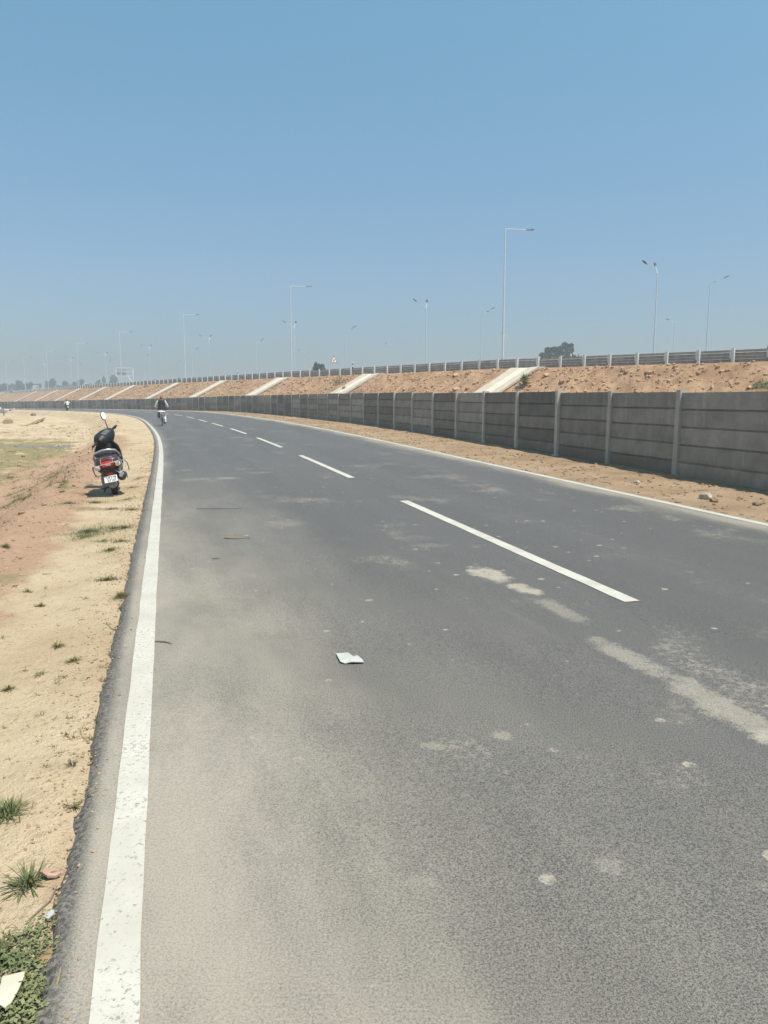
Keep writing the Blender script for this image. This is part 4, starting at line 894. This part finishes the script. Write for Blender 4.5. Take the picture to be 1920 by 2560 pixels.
# ------------------------------------------------------------------ grass, stones, litter
def blades(name, spots, mat, kind='stuff', seed=1, label=None, cat=None, lay=.5):
    """spots: (world centre, rx, ry, count, blade length); blades stand on the left verge"""
    r = random.Random(seed); vs = []; fs = []
    for (c, rx, ry, n, L) in spots:
        for _ in range(n):
            a = r.uniform(0, 6.28); q = min(abs(r.gauss(0, .52)), 1.6); x = c[0] + math.cos(a) * q * rx; y = c[1] + math.sin(a) * q * ry
            s1, t1 = to_st(x, y) if abs(c[0]) < 200 else (0, 0); dd = -t1 - LE
            if dd < -.1: continue
            z = float(left_ground(np.array([s1]), np.array([max(dd, 0)]))[0]) - .004
            l = L * r.uniform(.5, 1.2); az = r.uniform(0, 6.28); el = r.uniform(.15, 1.2) if r.random() > lay else r.uniform(.05, .4); d = Vector((math.cos(az) * math.cos(el), math.sin(az) * math.cos(el), math.sin(el))); w_ = Vector((-math.sin(az), math.cos(az), 0)) * max(l * .024, .0016)
            p0 = Vector((x, y, z)); p1 = p0 + d * l * .6; p2 = p0 + d * l - Vector((0, 0, l * .12)); i = len(vs)
            vs += [p0 - w_, p0 + w_, p1 + w_ * .8, p2, p1 - w_ * .8]; fs += [(i, i + 1, i + 2, i + 4), (i + 4, i + 2, i + 3)]
    me = bpy.data.meshes.new(name); me.from_pydata(vs, [], fs); me.materials.append(mat); o = bpy.data.objects.new(name, me); COL.objects.link(o)
    return tag(o, label, cat, kind=kind)
k = 1920 / 1659.
def V(x, y, z=-.06): return on_z(x * k, y * k, z)
def ellipse(x, y, wpx, hpx, n, L):
    n = int(n * 2.6)
    c = V(x, y); a = V(x - wpx / 2, y); b = V(x, y + hpx / 2); return (c, abs(c.x - a.x), abs(c.y - b.y), n, L)
sp_ = [ellipse(150, 1095, 55, 9, 260, .06), ellipse(205, 1090, 70, 7, 260, .06), ellipse(240, 1106, 90, 7, 220, .05), ellipse(285, 1108, 60, 10, 260, .05), ellipse(238, 1198, 50, 14, 220, .05), ellipse(262, 1182, 60, 8, 150, .05), ellipse(232, 1267, 70, 8, 220, .05), ellipse(262, 1305, 18, 22, 160, .06), ellipse(12, 1195, 22, 6, 120, .05),
       ellipse(88, 1316, 14, 5, 60, .05), ellipse(125, 1408, 18, 6, 45, .06), ellipse(160, 1443, 20, 8, 60, .05), ellipse(88, 1470, 14, 6, 30, .05), ellipse(60, 1285, 20, 4, 50, .05), ellipse(20, 1500, 16, 5, 40, .05), ellipse(285, 1060, 30, 12, 160, .05), ellipse(275, 1085, 60, 10, 140, .05), ellipse(300, 1040, 20, 12, 140, .05), ellipse(270, 1150, 80, 14, 220, .05), ellipse(185, 1075, 90, 6, 160, .05), ellipse(318, 985, 12, 30, 200, .05), ellipse(300, 960, 30, 16, 120, .05), ellipse(130, 1062, 80, 6, 120, .05)]
rr = random.Random(12)
for _ in range(90): sp_.append(ellipse(rr.uniform(0, 260), rr.uniform(1090, 1700), rr.uniform(6, 22), rr.uniform(2, 6), rr.randint(3, 9), rr.uniform(.02, .045)))
for _ in range(40):
    s1 = rr.uniform(2, 30); x, y, _t = lane(s1, -LE - rr.uniform(0, .12)); sp_.append(((float(x), float(y)), .08, .15, 22, .05))
blades('grass', sp_, M_grass, seed=3)
blades('green_grass', [ellipse(192, 1154, 115, 40, 2400, .042), ellipse(185, 1165, 60, 24, 700, .04), ellipse(245, 1150, 80, 24, 650, .04), ellipse(225, 1178, 60, 10, 260, .04)], M_grassg, seed=4, lay=.75)
fsp = []
for _ in range(150):
    x, y = rr.uniform(0, 150), rr.uniform(935, 1060); fsp.append(ellipse(x, y, 26, 5, 26, .09))
fsp = [((V(0, 0) if False else e[0]), e[1], e[2], e[3], e[4]) for e in fsp]
blades('field_grass', fsp, M_grass, seed=5, lay=.2)
def tuft(label, x, y, rpx, n, L, mat, seed):
    c = V(x, y); a = V(x + rpx, y)
    o = blades('grass_tuft', [(c, abs(a.x - c.x), abs(a.x - c.x), n, L)], mat, kind=None, seed=seed, label=label, cat='grass tuft'); return o
tuft('dense green grass tuft cut by the left picture edge on the sandy verge', 14, 1782, 34, 420, .075, M_grassg, 6); tuft('wispy grass tuft with long runners beside the asphalt, lower left', 62, 1934, 26, 130, .10, M_grassg, 7)
tuft('small grass tuft touching the asphalt rim above the brick shards', 161, 1772, 10, 40, .05, M_grass, 8); tuft('small spidery grass tuft in the middle of the sandy verge', 160, 1441, 12, 40, .05, M_grass, 9)
tuft('small dry star-shaped tuft on sand beside the asphalt, above the lower tufts', 158, 1679, 12, 40, .05, M_grass, 10)
# broad-leaved weeds at the bottom left
def weeds():
    r = random.Random(21); vs = []; fs = []
    for _ in range(1900):
        x = r.uniform(-25, 128); y = r.uniform(1992, 2300)
        if x > 128 - (y - 1990) * .14 + r.gauss(0, 7): continue
        if y < 2085 - x * .75 + r.gauss(0, 8): continue
        p = V(x, y, -.06); s1, t1 = to_st(p.x, p.y); dd = -t1 - LE
        z = float(left_ground(np.array([s1]), np.array([max(dd, 0)]))[0]) + r.uniform(.0, .03); p.z = z
        az = r.uniform(0, 6.28); el = r.uniform(-.2, .7); d = Vector((math.cos(az) * math.cos(el), math.sin(az) * math.cos(el), math.sin(el))); w_ = Vector((-math.sin(az), math.cos(az), r.uniform(-.3, .3))); l = r.uniform(.007, .021); i = len(vs)
        vs += [p, p + d * l * .5 + w_ * l * .3, p + d * l, p + d * l * .5 - w_ * l * .3]; fs.append((i, i + 1, i + 2, i + 3))
    me = bpy.data.meshes.new('weeds'); me.from_pydata(vs, [], fs); me.materials.append(M_weed); o = bpy.data.objects.new('weeds', me); COL.objects.link(o); tag(o, kind='stuff')
weeds()
blades('weed_grass', [ellipse(20, 2190, 120, 90, 900, .045), ellipse(-10, 2090, 70, 110, 500, .045), ellipse(100, 2180, 40, 80, 160, .05)], M_grassg, seed=15)
def ggz(x, y):
    s1, t1 = to_st(x, y)
    if t1 < -LE: return float(left_ground(np.array([s1]), np.array([-t1 - LE]))[0])
    if t1 > RE: return float(right_ground(np.array([s1]), np.array([t1 - RE]))[0])
    return float(road_z(s1, t1))
# gravel and clods
def rock_pts(r, rad, n=1):
    bm = bmesh.new(); bmesh.ops.create_icosphere(bm, subdivisions=n, radius=1)
    sx, sy, sz = r.uniform(.7, 1.3), r.uniform(.7, 1.3), r.uniform(.45, .85)
    vs = [Vector((v.co.x * sx, v.co.y * sy, v.co.z * sz)) * rad * r.uniform(.75, 1.2) for v in bm.verts]; fs = [tuple(v.index for v in f.verts) for f in bm.faces]; bm.free(); return vs, fs
def scatter(name, pts, mat, seed):
    r = random.Random(seed); b = MB(); protos = [rock_pts(r, 1, 1) for _ in range(12)]
    for (x, y, rad) in pts:
        vs, fs = protos[r.randrange(12)]; m = Matrix.Rotation(r.uniform(0, 6.28), 3, 'Z'); z = ggz(x, y); b.add([m @ v * rad + Vector((x, y, z + rad * .2)) for v in vs], fs)
    o = b.build(name, mat, smooth=False, recalc=False); tag(o, kind='stuff')
pts = []
for _ in range(420):
    s1 = 1.2 + 16 * rr.random() ** 1.8; x, y, _t = lane(s1, -LE - rr.gauss(.005, .035)); pts.append((float(x), float(y), rr.uniform(.003, .008) * (1 + s1 * .04)))
for _ in range(2300):
    s1 = 1.2 + 22 * rr.random() ** 2.2; d = abs(rr.gauss(0, .16)); x, y, _t = lane(s1, -LE - .03 - d); pts.append((float(x), float(y), rr.uniform(.002, .007) * (1 + s1 * .05)))
for _ in range(900):
    s1 = 1.2 + 30 * rr.random() ** 1.5; d = rr.uniform(.1, 3.5); x, y, _t = lane(s1, -LE - d); pts.append((float(x), float(y), rr.uniform(.002, .008) * (1 + s1 * .08)))
for _ in range(700):
    s1 = rr.uniform(6, 60); d = rr.uniform(1.2, 5); x, y, _t = lane(s1, -LE - d); pts.append((float(x), float(y), rr.uniform(.012, .045)))
for _ in range(1300):
    s1 = rr.uniform(8, 70); d = rr.uniform(1.6, 14); x, y, _t = lane(s1, -LE - d); pts.append((float(x), float(y), rr.uniform(.015, .05) * (1 if rr.random() < .9 else 2.2)))
for _ in range(2500):
    s1 = rr.uniform(3, 34); d = rr.uniform(.9, 3.2); x, y, _t = lane(s1, -LE - d); pts.append((float(x), float(y), rr.uniform(.006, .022)))
scatter('gravel', pts, M_clod, 31)
pts = []
for _ in range(3000):
    s1 = rr.uniform(5, 90); d = rr.uniform(.05, 2.6); x, y, _t = lane(s1, RE + d); pts.append((float(x), float(y), rr.uniform(.008, .035) * (1 if rr.random() < .93 else 1.8)))
scatter('clods', pts, M_verge_r, 32)
# loose clods on the embankment
b = MB(); r = random.Random(44); pr = [rock_pts(r, 1, 1) for _ in range(12)]
for _ in range(5200):
    t = r.uniform(-42, 150); v = r.uniform(.6, 7.5)
    if min(abs(t - c) for c in CH_T) < 1.7: continue
    i = int(np.argmin(abs(ut - t))); j = int(np.argmin(abs(vo - v))); p = Vector((Xb[i, j], Yb[i, j], Zb[i, j])); rad = r.uniform(.05, .19) * (1.6 if r.random() < .08 else 1); vs, fs = pr[r.randrange(12)]; b.add([q * rad + p for q in vs], fs)
o = b.build('embankment_clods', simple('bank_clod', (.40, .26, .155), .95, 0, .3, 1.5, .3, spec=.1), smooth=False, recalc=False); tag(o, kind='stuff')
vs = []; fs = []
for _ in range(9000):
    t = r.uniform(-42, 170); v = r.uniform(.2, 7.5)
    if min(abs(t - c) for c in CH_T) < 1.5: continue
    i = int(np.argmin(abs(ut - t))); j = int(np.argmin(abs(vo - v))); p = Vector((Xb[i, j], Yb[i, j], Zb[i, j] - .02)); l = r.uniform(.1, .38)
    az = r.uniform(0, 6.28); el = r.uniform(.5, 1.5); d = Vector((math.cos(az) * math.cos(el), math.sin(az) * math.cos(el), math.sin(el))); w_ = Vector((-math.sin(az), math.cos(az), 0)) * .025; n = len(vs)
    vs += [p - w_, p + w_, p + d * l]; fs.append((n, n + 1, n + 2))
me = bpy.data.meshes.new('dry_grass'); me.from_pydata(vs, [], fs); me.materials.append(M_dry); o = bpy.data.objects.new('dry_grass', me); COL.objects.link(o); tag(o, kind='stuff')
vs = []; fs = []
for _ in range(2200):
    s1 = r.uniform(6, 70); x, y, _t = lane(s1, RE + r.uniform(.02, 2.0)); z = ggz(float(x), float(y)); p = Vector((float(x), float(y), z)); az = r.uniform(0, 6.28); el = r.uniform(.05, .5); l = r.uniform(.04, .16); d = Vector((math.cos(az) * math.cos(el), math.sin(az) * math.cos(el), math.sin(el))); w_ = Vector((-math.sin(az), math.cos(az), 0)) * .005; n = len(vs)
    vs += [p - w_, p + w_, p + d * l]; fs.append((n, n + 1, n + 2))
me = bpy.data.meshes.new('straw'); me.from_pydata(vs, [], fs); me.materials.append(M_bark); o = bpy.data.objects.new('straw', me); COL.objects.link(o); tag(o, kind='stuff')

def rock(label, x, y, rad, mat, name='rock', seed=1, cat='rock'):
    p = on_z(x, y, 0.0); p.z = ggz(p.x, p.y); p = on_z(x, y, p.z); p.z = ggz(p.x, p.y); r = random.Random(seed); vs, fs = rock_pts(r, rad, 2); b = MB(); b.add([v + Vector((0, 0, rad * .35)) for v in vs], fs); o = b.build(name, mat, smooth=True, ang=22); o.location = p; tag(o, label, cat)
M_rock = simple('pale_rock', (.40, .35, .29), .9, 0, .25, 9, .6)
rock('large pale grey rock at the foot of the wall on the right verge', 1766, 1243, .115, M_rock, seed=4); rock('small brown rock just right of and below the large pale rock', 1785, 1255, .06, M_verge_r, seed=5); rock('brown clod on the verge near the right picture edge', 1893, 1259, .05, M_bark, seed=6)
rock('dark clod beside the wall between the first two wall posts', 1592, 1204, .06, M_rock, seed=8)
rock('brown lump of soil on the left slope, level with the scooter', 155, 1231, .05, M_bark, seed=9); rock('large weathered earth lump low in the field at the left', 20, 1063, .42, M_verge_r, seed=10); rock('dark shrubby clod in the far field left of the road', 84, 1041, .38, M_bark, seed=11)
rock('dark clod on the slope left of the scooter mirror', 245, 1050, .08, M_bark, seed=12); rock('pale lump of soil in the green part of the field', 98, 1187, .07, M_verge_r, seed=13)
# slabs and plank in the far field
M_slabp = concrete_material('broken_slab', (.45, .39, .33), (.55, .49, .42))
def slab(label, x, y, size, rot, name='concrete_slab', mat=None, cat='slab', z=-.6):
    p = on_z(x, y, z); p.z = ggz(p.x, p.y); r = random.Random(int(x)); b = MB(); lx, ly, lz = size
    poly = [(-lx / 2, -ly / 2, 0), (-.1 * lx, -ly / 2 * 1.1, 0), (lx / 2, -ly / 2 * .7, 0), (lx / 2 * .9, ly / 2, 0), (-.2 * lx, ly / 2 * 1.05, 0), (-lx / 2 * 1.05, ly / 2 * .6, 0)]; b.prism(poly, (0, 0, lz)); o = b.build(name, mat or M_slabp, smooth=False); o.location = p; o.rotation_euler = rot; tag(o, label, cat)
slab('pale broken slab tilted on the rubble at the far left field', 19, 1031, (1.0, .7, .3), (R(12), R(8), .3)); slab('pale flat slab right of the tilted slab on the far left rubble', 30, 1031, (.8, .6, .14), (R(-6), R(14), .9)); slab('small pale block at the right end of the far left rubble', 35, 1031, (.3, .3, .3), (0, R(10), .4))
p0 = on_z(66, 1064, -.62); p1 = on_z(111, 1048, -.5); d = p1 - p0; r = random.Random(3)
b = MB(); L = d.length; b.loft([[Vector((L * q, -.12 + r.uniform(-.02, .02), .02 + .22 * q)), Vector((L * q, .1, .0 + .22 * q)), Vector((L * q, .1, .11 + .24 * q)), Vector((L * q, -.1 + r.uniform(-.03, .03), .12 + .24 * q))] for q in np.linspace(0, 1, 9)])
o = b.build('plank', M_dry, smooth=False); o.location = (p0.x, p0.y, ggz(p0.x, p0.y)); o.rotation_euler = (0, 0, math.atan2(d.y, d.x)); tag(o, 'long weathered plank lying tilted in the sandy field left of the scooter', 'plank')
# cart and pole at the left picture edge
p = on_z(3, 1040, -.62); o = thing('cart', 'dark covered handcart cut by the left picture edge in the far field', 'cart', (p.x - .3, p.y, ggz(p.x, p.y)), .3)
M_tarp = simple('grey_tarp', (.16, .17, .18), .8, 0, .3, 4); b = MB(); b.loft(rings_z((0, 0, 0), [(.45, .75, .6, 0, 0), (.8, .7, .55, 0, 0), (1.15, .45, .4, -.05, 0), (1.3, .2, .2, -.1, 0)], 12)); b.build('covered_load', M_tarp, o)
b = MB(); b.box((0, 0, .42), (1.5, 1.1, .08)); b.build('bed', M_bark, o, smooth=False)
for x in (-.6, .6): b = MB(); b.torus_x((x, 0, .3), .27, (.03, .03), 18, 6); b.build('wheel', M_rubber, o)
b = MB(); b.ell((.25, -.4, 1.0), (.14, .1, .2), 10, 6); b.build('white_sack', M_cloth, o)
p = on_z(9.5, 1037, -.62); o = MB(); o.tube([(0, 0, -.1), (-.03, 0, 1.0), (-.1, 0, 1.75)], [.045, .04, .03], 8); o = o.build('wooden_pole', M_bark); o.location = (p.x, p.y, ggz(p.x, p.y)); tag(o, 'thin dark wooden pole standing beside the cart at the far left', 'pole')

# litter
def flat(name, poly_px, mat, label, cat, th=.004, lift=.006, bend=.012, z=0.0):
    pts = [V(x, y, z) for x, y in poly_px]; c = sum(pts, Vector()) / len(pts); gz = ggz(c.x, c.y)
    pts = [V(x, y, gz + lift) for x, y in poly_px]; c = sum(pts, Vector()) / len(pts); r = random.Random(len(poly_px)); b = MB()
    top = [p - c + Vector((0, 0, r.uniform(0, bend))) for p in pts]; n = len(top)
    vs = top + [Vector((0, 0, bend * .8))] + [p - Vector((0, 0, th)) for p in top] + [Vector((0, 0, bend * .8 - th))]
    fs = [(i, (i + 1) % n, n) for i in range(n)] + [((i + 1) % n + n + 1, i + n + 1, 2 * n + 1) for i in range(n)] + [((i + 1) % n, i, i + n + 1, (i + 1) % n + n + 1) for i in range(n)]
    b.add(vs, fs); o = b.build(name, mat, smooth=False); o.location = c; tag(o, label, cat); return o
M_paper = simple('white_paper', (.43, .43, .405), .7, 0, .1, 6); M_card = simple('cream_card', (.50, .465, .36), .75, 0, .05, 6)
flat('paper_scrap', [(726, 1413), (752, 1411), (763, 1418), (772, 1419), (783, 1424), (786, 1432), (760, 1433), (745, 1433), (735, 1431)], M_paper, 'torn white paper scrap lying on the asphalt in the left lane', 'paper')
flat('paper_card', [(6, 2118), (54, 2107), (53, 2112), (40, 2140), (16, 2180), (-8, 2172)], M_card, 'cream white card lying in the green weeds at the bottom left', 'paper', lift=.03, bend=.015)
flat('dry_leaf', [(74, 2078), (100, 2045), (118, 2053), (128, 2065), (122, 2078), (96, 2082), (80, 2084)], simple('leaf_brown', (.28, .18, .10), .8, 0, .15, 30), 'brown dry leaf lying on the green weeds by the asphalt edge', 'leaf', lift=.012, bend=.012)
flat('brick_shard', [(86, 1888), (98, 1880), (120, 1879), (132, 1886), (120, 1892), (102, 1896)], simple('shard_pink', (.40, .26, .19), .85, 0, .1, 30), 'curved pinkish shard on the sand near the asphalt edge', 'shard', th=.008, lift=.014)
flat('plastic_scrap', [(95, 1985), (112, 1970), (118, 1972), (118, 1980), (104, 1990)], M_paper, 'crumpled clear plastic scrap just above the green weeds', 'plastic scrap', lift=.01)
def twig(label, pts_px, rad, mat=None, name='twig'):
    P = [V(x, y, 0) for x, y in pts_px]; P = [V(x, y, ggz(q.x, q.y) + rad * .8 + .002) for (x, y), q in zip(pts_px, P)]; c = P[0].copy(); b = MB(); b.tube([p - c for p in P], [rad] * (len(P) - 1) + [rad * .5], 6); o = b.build(name, mat or M_bark); o.location = c; tag(o, label, 'twig')
twig('long thin twig slanting across the sand just above the weeds', [(56, 1996), (70, 1980), (108, 1946), (124, 1912)], .003); twig('curved dry stalk on the pink gravel beside the asphalt', [(182, 1560), (175, 1574), (179, 1592), (192, 1603)], .004, M_dry); twig('pale stem leaning over the weeds against the asphalt', [(80, 2210), (108, 2160), (125, 2120), (131, 2090)], .003, M_dry)
twig('dark forked twig on the road just right of the edge line', [(335, 1385), (358, 1386), (371, 1390)], .005); twig('pinkish twig lying across the left lane', [(485, 1162), (505, 1163), (540, 1161)], .007, M_verge_r); twig('short stick on bare sand left of the asphalt', [(92, 1240), (112, 1239)], .004)
twig('bent twig on the sand beside the asphalt edge', [(230, 1345), (240, 1358), (262, 1362), (285, 1360)], .005)
twig('thin dark crack line, built as a rod, across the left lane behind the pinkish twig', [(425, 1099), (470, 1099), (523, 1098)], .003, M_lamp)  # dark crack line in the asphalt, built as a thin rod, no real twig

# ------------------------------------------------------------------ haze
hz = MB(); hz.box((0, 600, 10.5), (3060, 3060, 27)); hm = bpy.data.materials.new('haze'); hm.use_nodes = True; nt = hm.node_tree; nt.nodes.remove(nt.nodes['Principled BSDF'])
pv = nt.nodes.new('ShaderNodeVolumePrincipled'); pv.inputs['Color'].default_value = (.70, .77, .84, 1); pv.inputs['Density'].default_value = .0014; pv.inputs['Anisotropy'].default_value = .25
nt.links.new(pv.outputs[0], nt.nodes['Material Output'].inputs['Volume'])
ho = hz.build('haze', hm, smooth=False); tag(ho, kind='stuff')
